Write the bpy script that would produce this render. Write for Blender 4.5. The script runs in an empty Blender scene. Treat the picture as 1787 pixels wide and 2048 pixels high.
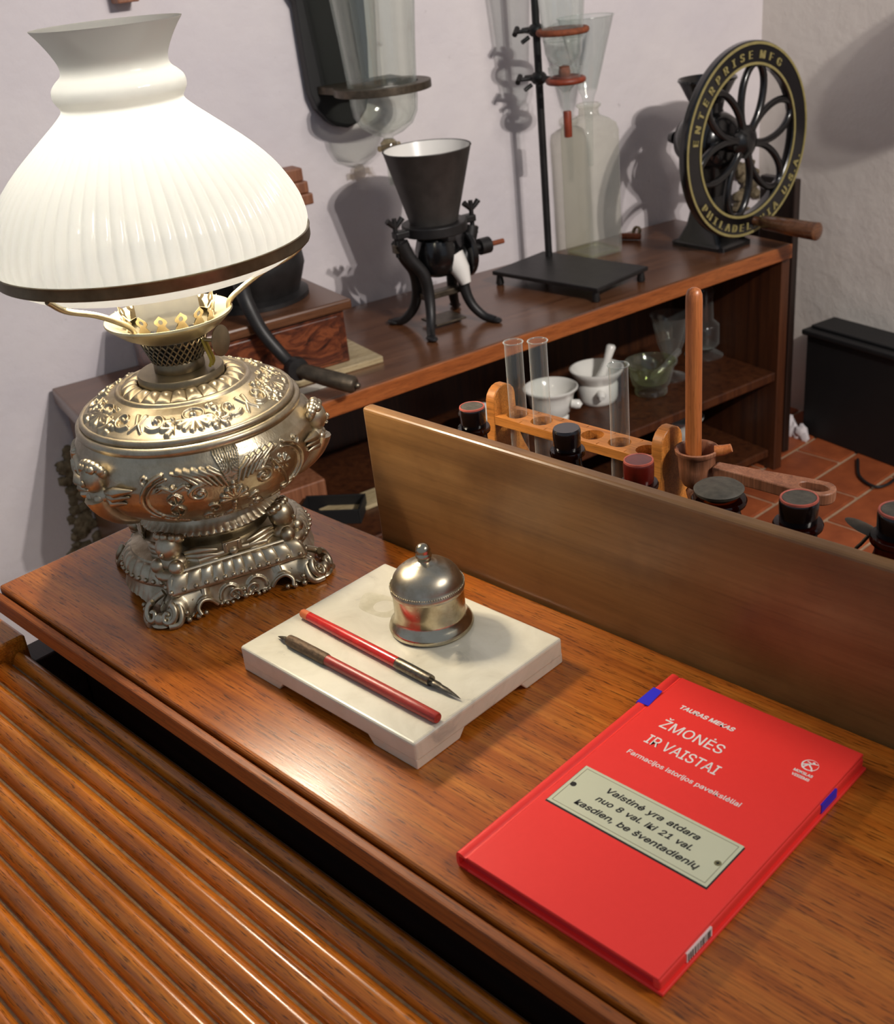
import bpy, math, random
import numpy as np
from mathutils import Vector, Matrix
random.seed(7); rng = np.random.default_rng(7)
pi = math.pi; rad = math.radians
sc = bpy.context.scene
col = sc.collection

# ------------------------------------------------------------------ camera
cam_d = bpy.data.cameras.new('camera'); cam = bpy.data.objects.new('camera', cam_d); col.objects.link(cam)
CAMP = Vector((0.7761, -0.3940, 0.4900)); YAW, PITCH, ROLL = -0.8245, 0.4779, -0.1086
_f = Vector((math.sin(YAW)*math.cos(PITCH), math.cos(YAW)*math.cos(PITCH), -math.sin(PITCH)))
_r = Vector((math.cos(YAW), -math.sin(YAW), 0)); _u = _r.cross(_f)
_r2 = math.cos(ROLL)*_r+math.sin(ROLL)*_u; _u2 = -math.sin(ROLL)*_r+math.cos(ROLL)*_u
cam.matrix_world = Matrix(((_r2.x, _u2.x, -_f.x, CAMP.x), (_r2.y, _u2.y, -_f.y, CAMP.y), (_r2.z, _u2.z, -_f.z, CAMP.z), (0, 0, 0, 1)))
cam_d.sensor_fit = 'AUTO'; cam_d.sensor_width = 36.0; cam_d.lens = 2269.1*36/2048
cam_d.clip_start = .02; cam_d.clip_end = 40
cam_d.dof.use_dof = True; cam_d.dof.focus_distance = .93; cam_d.dof.aperture_fstop = 14
sc.camera = cam

# ------------------------------------------------------------------ world, lights, exposure
w = bpy.data.worlds.new('world'); sc.world = w; w.use_nodes = True
bg = w.node_tree.nodes['Background']; bg.inputs[0].default_value = (.76, .85, 1.0, 1); bg.inputs[1].default_value = .30
def spot(name, loc, target, energy, color, size, angle, blend=.6):
    l = bpy.data.lights.new(name, 'SPOT'); l.energy = energy; l.color = color; l.shadow_soft_size = size
    l.spot_size = angle; l.spot_blend = blend
    o = bpy.data.objects.new(name, l); col.objects.link(o); o.location = loc
    o.rotation_euler = (Vector(target)-Vector(loc)).to_track_quat('-Z', 'Y').to_euler(); return o
spot('ceiling_spot', (2.02, .46, 1.52), (-.70, 1.50, 0), 165, (1, .94, .88), .025, rad(60), .7)
spot('ceiling_spot', (2.10, .26, 1.62), (-.70, 1.50, 0), 105, (1, .94, .88), .025, rad(60), .7)
spot('desk_fill', (1.75, .75, 1.55), (.2, .2, 0), 58, (1, .92, .82), .22, rad(150), .5)  # added soft fill for the desk, not a known lamp
sc.view_settings.view_transform = 'Standard'; sc.view_settings.look = 'None'
sc.view_settings.exposure = 0.0; sc.view_settings.gamma = 1.0; sc.view_settings.use_curve_mapping = False
sc.cycles.use_denoising = True
sc.cycles.max_bounces = 12; sc.cycles.diffuse_bounces = 4; sc.cycles.glossy_bounces = 4
sc.cycles.transparent_max_bounces = 24; sc.cycles.transmission_bounces = 8
sc.cycles.sample_clamp_indirect = 6.0; sc.cycles.caustics_reflective = False; sc.cycles.caustics_refractive = False

# ------------------------------------------------------------------ materials
def srgb(r, g, b):
    f = lambda c: (c/255/12.92) if c/255 <= .04045 else ((c/255+.055)/1.055)**2.4
    return (f(r), f(g), f(b), 1)
class NT:
    def __init__(s, name):
        s.m = bpy.data.materials.new(name); s.m.use_nodes = True; s.t = s.m.node_tree; s.n = s.t.nodes
        s.p = s.n['Principled BSDF']; s.out = s.n['Material Output']
    def new(s, typ, **k):
        n = s.n.new(typ)
        for a, b in k.items(): setattr(n, a, b)
        return n
    def l(s, a, b): s.t.links.new(a, b)
    def coord(s, scale=(1, 1, 1), rot=(0, 0, 0), out='Object'):
        tc = s.new('ShaderNodeTexCoord'); mp = s.new('ShaderNodeMapping')
        mp.inputs['Scale'].default_value = scale; mp.inputs['Rotation'].default_value = rot
        s.l(tc.outputs[out], mp.inputs[0]); return mp.outputs[0]
    def noise(s, vec, scale, detail=4, rough=.55, dist=0):
        n = s.new('ShaderNodeTexNoise'); n.inputs['Scale'].default_value = scale; n.inputs['Detail'].default_value = detail
        n.inputs['Roughness'].default_value = rough; n.inputs['Distortion'].default_value = dist; s.l(vec, n.inputs['Vector']); return n.outputs['Fac']
    def ramp(s, fac, stops):
        r = s.new('ShaderNodeValToRGB'); e = r.color_ramp.elements
        while len(e) < len(stops): e.new(.5)
        for el, (p, c) in zip(e, stops): el.position = p; el.color = c
        s.l(fac, r.inputs[0]); return r.outputs[0]
    def mix(s, fac, a, b, mode='MIX'):
        m = s.new('ShaderNodeMix', data_type='RGBA', blend_type=mode)
        if isinstance(fac, float): m.inputs[0].default_value = fac
        else: s.l(fac, m.inputs[0])
        for v, i in ((a, 6), (b, 7)):
            if isinstance(v, tuple): m.inputs[i].default_value = v
            else: s.l(v, m.inputs[i])
        return m.outputs[2]
    def bump(s, h, strength=.3, dist=.002):
        b = s.new('ShaderNodeBump'); b.inputs['Strength'].default_value = strength; b.inputs['Distance'].default_value = dist
        s.l(h, b.inputs['Height']); s.l(b.outputs[0], s.p.inputs['Normal'])
def plain(name, color, rough=.5, metal=0., noise=0., nscale=60, coat=0., spec=.5, bump=0.):
    t = NT(name); t.p.inputs['Roughness'].default_value = rough; t.p.inputs['Metallic'].default_value = metal
    t.p.inputs['Coat Weight'].default_value = coat; t.p.inputs['Specular IOR Level'].default_value = spec
    v = t.coord(); n = t.noise(v, nscale, 5)
    a = tuple(max(0, c*(1-noise)) for c in color[:3])+(1,); b = tuple(min(1, c*(1+noise)) for c in color[:3])+(1,)
    t.l(t.ramp(n, [(.3, a), (.7, b)]), t.p.inputs['Base Color'])
    if bump: t.bump(n, bump)
    return t.m
def wood(name, dark, mid, light, along='x', rough=.32, coat=.15, sc_=1.0, pores=.5, stain=.0, fin=.66):
    t = NT(name); t.p.inputs['Roughness'].default_value = rough; t.p.inputs['Coat Weight'].default_value = coat
    t.p.inputs['Coat Roughness'].default_value = .18
    def vec(k): return t.coord(tuple(a*sc_ for a in {'x': (k, 1, 1), 'y': (1, k, 1), 'z': (1, 1, k)}[along]))
    n1 = t.noise(vec(.035), 75, 5, .6, .5)
    base = t.ramp(n1, [(.25, dark), (.48, mid), (.75, light)])
    fine = t.noise(vec(.02), 600, 3, .6); base = t.mix(1.0, base, t.ramp(fine, [(.3, (fin, fin*.96, fin*.9, 1)), (.6, (1.06, 1.06, 1.06, 1))]), 'MULTIPLY')
    n2 = t.noise(vec(.075), 950, 2, .5)
    por = t.ramp(n2, [(.33, (1-pores,)*3+(1,)), (.41, (1, 1, 1, 1))])
    c = t.mix(1.0, base, por, 'MULTIPLY')
    if stain:
        n3 = t.noise(t.coord((1, 1, 1)), 11, 4, .6); st = t.ramp(n3, [(.30, (1-stain, 1-stain*1.15, 1-stain*1.3, 1)), (.55, (1, 1, 1, 1))]); c = t.mix(1.0, c, st, 'MULTIPLY')
    t.l(c, t.p.inputs['Base Color']); t.bump(n2, .10, .0006); return t.m
def glass(name, tint=(.96, .98, .97), edge=(.72, .76, .74), gloss=1.0, rough=.03, edge_glint=.34, hb=.02):
    t = NT(name); t.n.remove(t.p)
    tr = t.new('ShaderNodeBsdfTransparent'); gl = t.new('ShaderNodeBsdfGlossy'); gl.inputs['Roughness'].default_value = rough
    lw = t.new('ShaderNodeLayerWeight'); lw.inputs['Blend'].default_value = .35
    cr = t.ramp(lw.outputs['Facing'], [(0.0, tint+(1,)), (.55, tint+(1,)), (1.0, edge+(1,))]); t.l(cr, tr.inputs['Color'])
    pw = t.new('ShaderNodeMath', operation='POWER'); t.l(lw.outputs['Facing'], pw.inputs[0]); pw.inputs[1].default_value = 3.0
    mu = t.new('ShaderNodeMath', operation='MULTIPLY_ADD'); t.l(pw.outputs[0], mu.inputs[0]); mu.inputs[1].default_value = gloss*.6; mu.inputs[2].default_value = gloss*.07
    mx = t.new('ShaderNodeMixShader'); t.l(mu.outputs[0], mx.inputs[0]); t.l(tr.outputs[0], mx.inputs[1]); t.l(gl.outputs[0], mx.inputs[2])
    df = t.new('ShaderNodeBsdfDiffuse'); df.inputs[0].default_value = (.8, .82, .8, 1)  # pale diffuse edges imitate bright light refracted along the glass outline
    p2 = t.new('ShaderNodeMath', operation='POWER'); t.l(lw.outputs['Facing'], p2.inputs[0]); p2.inputs[1].default_value = 2.5
    hz = t.new('ShaderNodeMath', operation='MULTIPLY_ADD'); t.l(p2.outputs[0], hz.inputs[0]); hz.inputs[1].default_value = edge_glint; hz.inputs[2].default_value = hb
    m2 = t.new('ShaderNodeMixShader'); t.l(hz.outputs[0], m2.inputs[0]); t.l(mx.outputs[0], m2.inputs[1]); t.l(df.outputs[0], m2.inputs[2])
    t.l(m2.outputs[0], t.out.inputs[0]); return t.m

MAT = {}
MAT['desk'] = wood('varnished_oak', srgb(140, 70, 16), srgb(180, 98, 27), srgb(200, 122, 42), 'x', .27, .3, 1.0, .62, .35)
MAT['lip'] = wood('dull_shaded_oak_lip', srgb(112, 54, 14), srgb(146, 76, 24), srgb(166, 94, 34), 'x', .55, 0, 1.0, .5)  # oak coloured darker because the lip faces down and forward, away from light
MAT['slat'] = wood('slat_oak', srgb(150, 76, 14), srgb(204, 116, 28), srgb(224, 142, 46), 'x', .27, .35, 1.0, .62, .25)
MAT['desk_shade_wood'] = wood('desk_inner_shade', srgb(26, 13, 8), srgb(44, 22, 12), srgb(60, 32, 18), 'x', .5, 0)  # inner wood made very dark for the shade under the desk top
MAT['board'] = wood('old_board', srgb(96, 66, 34), srgb(120, 85, 47), srgb(136, 100, 60), 'x', .40, .1, .4, .12, .35, .92)
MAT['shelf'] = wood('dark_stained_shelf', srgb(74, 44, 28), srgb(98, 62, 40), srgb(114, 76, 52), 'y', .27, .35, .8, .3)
MAT['lit_edge_wood'] = wood('lit_orange_edge', srgb(120, 62, 26), srgb(150, 82, 38), srgb(168, 98, 50), 'y', .4, .15, .8, .3)  # lighter wood colour stands for light falling on the shelf's front edge
MAT['shelf_in_shade'] = wood('shelf_inside_shaded', srgb(40, 18, 9), srgb(70, 36, 17), srgb(86, 48, 24), 'z', .45, .1, .8, .3)  # wood darkened to carry the shadow inside the shelf unit
MAT['rack'] = wood('rack_wood', srgb(152, 88, 32), srgb(188, 116, 48), srgb(204, 134, 64), 'x', .45, .05, 1.2, .25)
MAT['pestle_wood'] = wood('pestle_wood', srgb(146, 78, 34), srgb(172, 98, 48), srgb(188, 116, 64), 'z', .4, .1, 1.2, .25)
MAT['mortar_wood'] = wood('mortar_wood', srgb(112, 66, 44), srgb(142, 90, 62), srgb(160, 110, 84), 'z', .5, .05, 1.2, .2)
MAT['iron'] = plain('black_iron', srgb(34, 32, 32), .45, .3, .35, 40, bump=.1)
MAT['enamel'] = plain('black_enamel', srgb(14, 13, 14), .22, 0, .3, 30, coat=.3)
MAT['grey_metal'] = plain('grey_tin', srgb(74, 70, 67), .55, .5, .2, 40)
MAT['worn_iron'] = plain('worn_iron', srgb(84, 74, 62), .45, .7, .4, 70)
MAT['white_enamel'] = plain('white_enamel', srgb(226, 222, 216), .25, 0, .04, 20, coat=.2)
MAT['porcelain'] = plain('porcelain', srgb(228, 226, 220), .15, 0, .03, 20, coat=.4)
MAT['gold'] = plain('gold_paint', srgb(150, 138, 88), .5, .2, .15, 60)
MAT['brass'] = plain('aged_brass', srgb(126, 114, 92), .36, .9, .25, 60)
MAT['brass_light'] = plain('pale_brass', srgb(190, 180, 150), .32, .9, .12, 60)
MAT['copper_red'] = plain('red_rubber', srgb(128, 52, 28), .5, 0, .25, 60)
MAT['cork'] = plain('cork', srgb(122, 62, 34), .8, 0, .3, 120, bump=.3)
MAT['glass'] = glass('clear_glass', gloss=1.3, edge_glint=.45, hb=.03)
MAT['glass_thick'] = glass('thick_glass', (.95, .965, .94), (.62, .66, .63), .9)
MAT['brass_glass'] = glass('yellowed_glass', (.62, .56, .42), (.32, .27, .16), .9, .08, .5)
MAT['glass_rim'] = glass('bright_glass_rim', (.9, .92, .9), (.8, .82, .8), 1.0, .1, .8)  # rim whitened to imitate highlights on the glass edge
MAT['glass_bottle'] = glass('cloudy_bottle_glass', (.90, .90, .84), (.6, .6, .5), .5, .10, .55, .10)
MAT['glass_green'] = glass('greenish_glass', (.84, .88, .66), (.5, .54, .3), 1.0)
MAT['amber'] = glass('amber_glass', (.20, .085, .012), (.02, .008, .002), .9, .03, .0, .0)
MAT['black'] = plain('matt_black', srgb(16, 15, 16), .6, 0, .2, 20)
MAT['stone'] = plain('rough_stone', srgb(116, 104, 84), .95, 0, .5, 70, bump=1.0, spec=.1)
MAT['paper'] = plain('pale_paper', srgb(206, 200, 186), .7, 0, .05, 30)
MAT['pale_wood'] = wood('pale_board', srgb(150, 130, 96), srgb(176, 158, 122), srgb(196, 178, 146), 'y', .6, 0)
MAT['canvas'] = plain('dusty_canvas', srgb(134, 108, 76), .9, 0, .25, 200)
MAT['black_wood'] = wood('black_stained_wood', srgb(22, 13, 10), srgb(36, 22, 16), srgb(48, 30, 22), 'z', .4, .1, .8, .3)
MAT['wire'] = plain('yellow_wire', srgb(196, 176, 72), .4, 0, .1, 40)

def m_wall(name, c1, c2):
    t = NT(name); t.p.inputs['Roughness'].default_value = .9; t.p.inputs['Specular IOR Level'].default_value = .15
    v = t.coord(); n = t.noise(v, 3.0, 6, .6); base = t.ramp(n, [(.3, c1), (.7, c2)])
    n2 = t.noise(v, 26, 5, .65); sp = t.ramp(n2, [(.25, srgb(120, 112, 104)), (.31, (1, 1, 1, 1))])
    t.l(t.mix(.35, base, t.mix(1.0, base, sp, 'MULTIPLY')), t.p.inputs['Base Color'])
    n3 = t.noise(v, 7, 7, .6); t.bump(n3, .35, .02); return t.m
MAT['wall'] = m_wall('limewashed_plaster', srgb(208, 200, 204), srgb(222, 214, 214))
MAT['wall2'] = m_wall('grey_plaster', srgb(212, 204, 195), srgb(222, 214, 206))

def m_silver(name='cast_silver', c=(178, 166, 142), rough=.3):
    t = NT(name); t.p.inputs['Metallic'].default_value = 1.0
    v = t.coord(); n = t.noise(v, 60, 6, .65); n2 = t.noise(v, 14, 4, .6)
    a = t.ramp(n, [(.28, srgb(int(c[0]*.72), int(c[1]*.68), int(c[2]*.6))), (.6, srgb(*c))])
    t.l(t.mix(.35, a, t.ramp(n2, [(.35, srgb(140, 120, 92)), (.65, srgb(206, 198, 182))])), t.p.inputs['Base Color'])
    r = t.ramp(n, [(.3, (rough+.14,)*3+(1,)), (.7, (rough-.06,)*3+(1,))]); t.l(r, t.p.inputs['Roughness']); t.bump(n, .06, .001); return t.m
MAT['silver'] = m_silver('cast_silver', (198, 186, 160), .34)
MAT['nickel'] = m_silver('nickel', (204, 194, 168), .17)
MAT['nickel_satin'] = m_silver('satin_nickel', (200, 192, 174), .30)

def m_shade():
    t = NT('milk_glass'); t.n.remove(t.p)
    tl = t.new('ShaderNodeBsdfTranslucent'); tl.inputs[0].default_value = (.110, .118, .128, 1)
    df = t.new('ShaderNodeBsdfDiffuse'); df.inputs[0].default_value = (.86, .84, .78, 1)
    tp = t.new('ShaderNodeBsdfTransparent'); gl = t.new('ShaderNodeBsdfGlossy'); gl.inputs['Roughness'].default_value = .08
    m1 = t.new('ShaderNodeMixShader'); m1.inputs[0].default_value = .5; t.l(tl.outputs[0], m1.inputs[1]); t.l(df.outputs[0], m1.inputs[2])
    m2 = t.new('ShaderNodeMixShader'); m2.inputs[0].default_value = .01; t.l(m1.outputs[0], m2.inputs[1]); t.l(tp.outputs[0], m2.inputs[2])
    m3 = t.new('ShaderNodeMixShader'); m3.inputs[0].default_value = .035; t.l(m2.outputs[0], m3.inputs[1]); t.l(gl.outputs[0], m3.inputs[2])
    t.l(m3.outputs[0], t.out.inputs[0]); return t.m
MAT['shade'] = m_shade()
def m_frost():
    t = NT('frosted_chimney_glass'); t.n.remove(t.p)
    tl = t.new('ShaderNodeBsdfTranslucent'); tl.inputs[0].default_value = (.05, .049, .045, 1)
    tp = t.new('ShaderNodeBsdfTransparent'); tp.inputs[0].default_value = (.35, .34, .31, 1)
    df = t.new('ShaderNodeBsdfDiffuse'); df.inputs[0].default_value = (.42, .41, .38, 1)
    m1 = t.new('ShaderNodeMixShader'); m1.inputs[0].default_value = .5; t.l(tl.outputs[0], m1.inputs[1]); t.l(df.outputs[0], m1.inputs[2])
    m2 = t.new('ShaderNodeMixShader'); m2.inputs[0].default_value = .3; t.l(m1.outputs[0], m2.inputs[1]); t.l(tp.outputs[0], m2.inputs[2])
    t.l(m2.outputs[0], t.out.inputs[0]); return t.m
MAT['frost'] = m_frost()
def m_emit(name, c, s):
    t = NT(name); t.p.inputs['Emission Color'].default_value = c; t.p.inputs['Emission Strength'].default_value = s
    t.p.inputs['Base Color'].default_value = (1, 1, 1, 1); return t.m
MAT['bulb'] = m_emit('glowing_bulb', (1, .86, .62, 1), 6)
def m_marble():
    t = NT('white_marble'); t.p.inputs['Roughness'].default_value = .28; t.p.inputs['Coat Weight'].default_value = .25
    t.p.inputs['Subsurface Weight'].default_value = .0
    v = t.coord(); n = t.noise(v, 22, 7, .62, 1.2); c = t.ramp(n, [(.26, srgb(170, 164, 150)), (.38, srgb(214, 206, 184)), (.6, srgb(226, 219, 198))])
    n2 = t.noise(t.coord((1, 1, 1), (0, 0, .6)), 60, 5, .7); s = t.ramp(n2, [(.24, srgb(120, 118, 112)), (.3, (1, 1, 1, 1))])
    n4 = t.noise(t.coord((1.4, .7, 1)), 12, 4, .6); y = t.ramp(n4, [(.3, srgb(206, 186, 140)), (.42, (1, 1, 1, 1))])
    t.l(t.mix(.8, t.mix(1.0, c, y, 'MULTIPLY'), t.mix(1.0, c, s, 'MULTIPLY')), t.p.inputs['Base Color']); return t.m
MAT['marble'] = m_marble()
MAT['book'] = plain('red_cover', srgb(255, 62, 55), .42, 0, .02, 200, spec=.35)
MAT['book_dark'] = plain('shaded_red_pages', srgb(214, 40, 44), .6, 0, .03, 200)  # book red darkened for the shadow on the page edges
MAT['blue'] = plain('blue_print', srgb(52, 48, 214), .45, 0, .02, 60)
MAT['white_ink'] = plain('white_print', srgb(248, 238, 232), .5, 0, .01, 60)
MAT['black_ink'] = plain('black_print', srgb(26, 24, 22), .5, 0, .05, 60)
MAT['plate'] = plain('cream_plate_print', srgb(214, 214, 184), .45, 0, .03, 18)
MAT['plate_edge'] = plain('olive_print', srgb(126, 120, 84), .5, 0, .1, 60)
MAT['pen_red'] = plain('red_lacquer', srgb(196, 34, 26), .25, 0, .15, 120, coat=.3)
MAT['pen_red_worn'] = wood('worn_red_lacquer', srgb(90, 28, 22), srgb(172, 48, 36), srgb(196, 66, 50), 'x', .4, .1, 6, .5)
MAT['pen_end'] = plain('bare_orange_wood', srgb(198, 104, 58), .5, 0, .15, 120)
MAT['rust'] = plain('rusty_ferrule', srgb(96, 76, 56), .6, .5, .4, 300, bump=.4)
MAT['dark_steel'] = plain('dark_steel', srgb(112, 104, 90), .32, .9, .4, 400)
MAT['cap_black'] = plain('black_cap', srgb(16, 8, 8), .22, 0, .3, 50, coat=.5)
MAT['cap_red'] = plain('dark_red_wax', srgb(92, 20, 12), .3, 0, .3, 60, coat=.3)
MAT['cap_rim'] = plain('worn_red_rim', srgb(170, 82, 66), .5, 0, .3, 90)
MAT['cap_top'] = plain('dusty_cap_top', srgb(74, 68, 58), .6, 0, .35, 150, bump=.4)
MAT['burl'] = None
def m_burl():
    t = NT('burl_veneer'); t.p.inputs['Roughness'].default_value = .3; t.p.inputs['Coat Weight'].default_value = .3
    v = t.coord((1, 1, 2.2)); n = t.noise(v, 16, 6, .62, 2.4)
    t.l(t.ramp(n, [(.32, srgb(34, 16, 12)), (.47, srgb(84, 40, 24)), (.6, srgb(124, 66, 38)), (.75, srgb(92, 44, 26))]), t.p.inputs['Base Color']); return t.m
MAT['burl'] = m_burl()
def m_tile():
    t = NT('terracotta'); t.p.inputs['Roughness'].default_value = .55
    v = t.coord(); n = t.noise(v, 14, 5, .6); oi = t.new('ShaderNodeObjectInfo')
    a = t.ramp(n, [(.3, srgb(126, 60, 30)), (.7, srgb(164, 84, 44))]); b = t.ramp(oi.outputs['Random'], [(0, (.82, .8, .8, 1)), (1, (1, 1, 1, 1))])
    t.l(t.mix(1.0, a, b, 'MULTIPLY'), t.p.inputs['Base Color']); t.bump(t.noise(v, 90, 4), .2, .002); return t.m
MAT['tile'] = m_tile()
MAT['grout'] = plain('grout', srgb(168, 140, 112), .9, 0, .2, 60)

# ------------------------------------------------------------------ geometry helpers
def box(x0, x1, y0, y1, z0, z1):
    v = [(x, y, z) for z in (z0, z1) for y in (y0, y1) for x in (x0, x1)]
    return v, [(0, 2, 3, 1), (4, 5, 7, 6), (0, 1, 5, 4), (2, 6, 7, 3), (0, 4, 6, 2), (1, 3, 7, 5)]
def join(*gs):
    V, F = [], []
    for v, f in gs:
        k = len(V); V += [tuple(p) for p in v]; F += [tuple(i+k for i in q) for q in f]
    return V, F
def xf(g, M):
    if not isinstance(M, Matrix): return [tuple(M(*p)) for p in g[0]], g[1]
    return [tuple(M @ Vector(p)) for p in g[0]], g[1]
def T(x, y, z): return Matrix.Translation((x, y, z))
def RZ(a): return Matrix.Rotation(a, 4, 'Z')
def RX(a): return Matrix.Rotation(a, 4, 'X')
def RY(a): return Matrix.Rotation(a, 4, 'Y')
def lathe(prof, seg=48, cap0=False, cap1=False):
    V, F = [], []; rings = []
    for r, z in prof:
        if r < 1e-6: rings.append([len(V)]); V.append((0, 0, z))
        else:
            rings.append(list(range(len(V), len(V)+seg)))
            V += [(r*math.cos(2*pi*i/seg), r*math.sin(2*pi*i/seg), z) for i in range(seg)]
    for a, b in zip(rings, rings[1:]):
        for i in range(seg):
            j = (i+1) % seg
            if len(a) == 1 and len(b) == 1: continue
            if len(a) == 1: F.append((a[0], b[j], b[i]))
            elif len(b) == 1: F.append((a[i], a[j], b[0]))
            else: F.append((a[i], a[j], b[j], b[i]))
    if cap0 and len(rings[0]) > 1: F.append(tuple(reversed(rings[0])))
    if cap1 and len(rings[-1]) > 1: F.append(tuple(rings[-1]))
    return V, F
def tube(pts, r, seg=10, closed=False):
    P = [Vector(p) for p in pts]; n = len(P); R = r if isinstance(r, (list, tuple)) else [r]*n
    V, F = [], []; prev = None
    for i in range(n):
        if closed: d = P[(i+1) % n]-P[i-1]
        else: d = P[min(i+1, n-1)]-P[max(i-1, 0)]
        d.normalize()
        if prev is None:
            a = Vector((0, 0, 1)) if abs(d.z) < .9 else Vector((1, 0, 0)); u = d.cross(a).normalized()
        else: u = (prev-d*prev.dot(d)).normalized()
        prev = u; v = d.cross(u)
        V += [tuple(P[i]+R[i]*(math.cos(2*pi*k/seg)*u+math.sin(2*pi*k/seg)*v)) for k in range(seg)]
    m = n if closed else n-1
    for i in range(m):
        a = i*seg; b = ((i+1) % n)*seg
        for k in range(seg): F.append((a+k, a+(k+1) % seg, b+(k+1) % seg, b+k))
    if not closed: F += [tuple(reversed(range(seg))), tuple(range((n-1)*seg, n*seg))]
    return V, F
def prism(poly, z0, z1):
    n = len(poly); V = [(x, y, z0) for x, y in poly]+[(x, y, z1) for x, y in poly]
    return V, [tuple(reversed(range(n))), tuple(range(n, 2*n))]+[(i, (i+1) % n, n+(i+1) % n, n+i) for i in range(n)]
def ring_prism(outer, inner, z0, z1):
    n = len(outer); V = [(x, y, z) for z in (z0, z1) for ps in (outer, inner) for x, y in ps]; F = []
    for i in range(n):
        j = (i+1) % n; o0, i0, o1, i1 = 0, n, 2*n, 3*n
        F += [(o0+i, o0+j, o1+j, o1+i), (i0+j, i0+i, i1+i, i1+j), (o1+i, o1+j, i1+j, i1+i), (o0+j, o0+i, i0+i, i0+j)]
    return V, F
def circ(r, n=32, cx=0, cy=0, a0=0): return [(cx+r*math.cos(a0+2*pi*i/n), cy+r*math.sin(a0+2*pi*i/n)) for i in range(n)]
def ell(c, r, nu=16, nv=10, M=None):
    prof = [(math.sin(pi*i/nv), -math.cos(pi*i/nv)) for i in range(nv+1)]; prof[0] = (0, -1); prof[-1] = (0, 1)
    g = lathe(prof, nu); rr = (r, r, r) if not isinstance(r, (tuple, list)) else r
    g = xf(g, Matrix.Diagonal((*rr, 1)))
    if M: g = xf(g, M)
    return xf(g, T(*c))
def cyl(p0, p1, r, seg=16): return tube([p0, p1], r, seg)
def smooth_path(pts, n=8):
    P = [Vector(p) for p in pts]; P = [2*P[0]-P[1]]+P+[2*P[-1]-P[-2]]; out = []
    for i in range(1, len(P)-2):
        for k in range(n):
            t = k/n; a, b, c, d = P[i-1], P[i], P[i+1], P[i+2]
            out.append(tuple(.5*((2*b)+(-a+c)*t+(2*a-5*b+4*c-d)*t*t+(-a+3*b-3*c+d)*t**3)))
    out.append(tuple(P[-2])); return out
def link(name, me, mat, parent=None, loc=None, rot=None):
    o = bpy.data.objects.new(name, me); col.objects.link(o)
    if mat is not None and not me.materials: me.materials.append(MAT[mat] if isinstance(mat, str) else mat)
    if parent is not None: o.parent = parent
    if loc is not None: o.location = loc
    if rot is not None: o.rotation_euler = rot
    return o
def mk(name, g, mat, parent=None, smooth=40, bevel=0, loc=None, rot=None, bseg=2):
    me = bpy.data.meshes.new(name); me.from_pydata([tuple(p) for p in g[0]], [], g[1]); me.validate(); me.update()
    o = link(name, me, mat, parent, loc, rot)
    if smooth:
        me.shade_smooth(); me.set_sharp_from_angle(angle=rad(smooth))
    if bevel:
        b = o.modifiers.new('bevel', 'BEVEL'); b.width = bevel; b.segments = bseg; b.limit_method = 'ANGLE'; b.angle_limit = rad(50)
    return o
def tag(o, label, cat, group=None, kind=None):
    if label: o['label'] = label
    if cat: o['category'] = cat
    if group: o['group'] = group
    if kind: o['kind'] = kind
    return o
def thing(name, label, cat, loc=(0, 0, 0), rz=0, group=None):
    o = bpy.data.objects.new(name, None); col.objects.link(o); o.location = loc; o.rotation_euler = (0, 0, rz); o.empty_display_size = .05
    return tag(o, label, cat, group)
def struct(o, label=None):
    o['kind'] = 'structure'
    if label: o['label'] = label
    return o
def grid_mesh(P, closed_u=True):
    # P: array [rows, cols, 3]; columns wrap
    nr, nc = P.shape[:2]; V = P.reshape(-1, 3); F = []
    for i in range(nr-1):
        a = i*nc; b = a+nc
        for k in range(nc if closed_u else nc-1): F.append((a+k, a+(k+1) % nc, b+(k+1) % nc, b+k))
    return V.tolist(), F
try:
    import os
    FONT = bpy.data.fonts.load(os.path.join(bpy.utils.system_resource('DATAFILES'), 'fonts', 'Inter.woff2'))
except Exception:
    FONT = None
def text_mesh(body, size, bold=0., shear=0., align='LEFT', ext=.00006, spacing=1.0, wordsp=1.0):
    c = bpy.data.curves.new('txt', 'FONT'); c.body = body; c.size = size; c.offset = bold; c.shear = shear; c.align_x = align
    c.extrude = ext; c.space_character = spacing; c.space_word = wordsp; c.resolution_u = 3
    if FONT: c.font = FONT
    o = bpy.data.objects.new('txt', c); col.objects.link(o); dg = bpy.context.evaluated_depsgraph_get(); dg.update()
    me = bpy.data.meshes.new_from_object(o.evaluated_get(dg)); bpy.data.objects.remove(o); bpy.data.curves.remove(c); me.materials.clear(); return me
def text_fit(body, x0, x1, y, z, height, parent, mat, name, bold=0., shear=0., wordsp=1.0):
    me = text_mesh(body, height, 0, shear, wordsp=wordsp)
    xs = [v.co.x for v in me.vertices]; k = (x1-x0)/(max(xs)-min(xs)); m0 = min(xs)
    V0 = [((v.co.x-m0)*k, v.co.y, v.co.z) for v in me.vertices]; F0 = [tuple(p.vertices) for p in me.polygons]; bpy.data.meshes.remove(me)
    gs = [(V0, F0)]
    if bold: gs += [([(a+dx*bold, b+dy*bold, c+.00001*(q+1)) for a, b, c in V0], F0) for q, (dx, dy) in enumerate(((1, .4), (-1, -.4), (.3, 1), (-.3, -1)))]
    return mk(name, join(*gs), mat, parent, 0, loc=(x0, y, z))

# wall frame: local x = away from wall, local y = along the wall to the right
WO = Vector((-1.163, .47, 0)); WT = Vector((.234, .972, 0)).normalized(); WN = Vector((WT.y, -WT.x, 0)); WR = math.atan2(WN.y, WN.x)
def sw(s, d, z=0.): p = WO+WT*s+WN*d; return (p.x, p.y, z)
FLOOR = -.75; ZT = -.205; ZM = -.50

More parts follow.
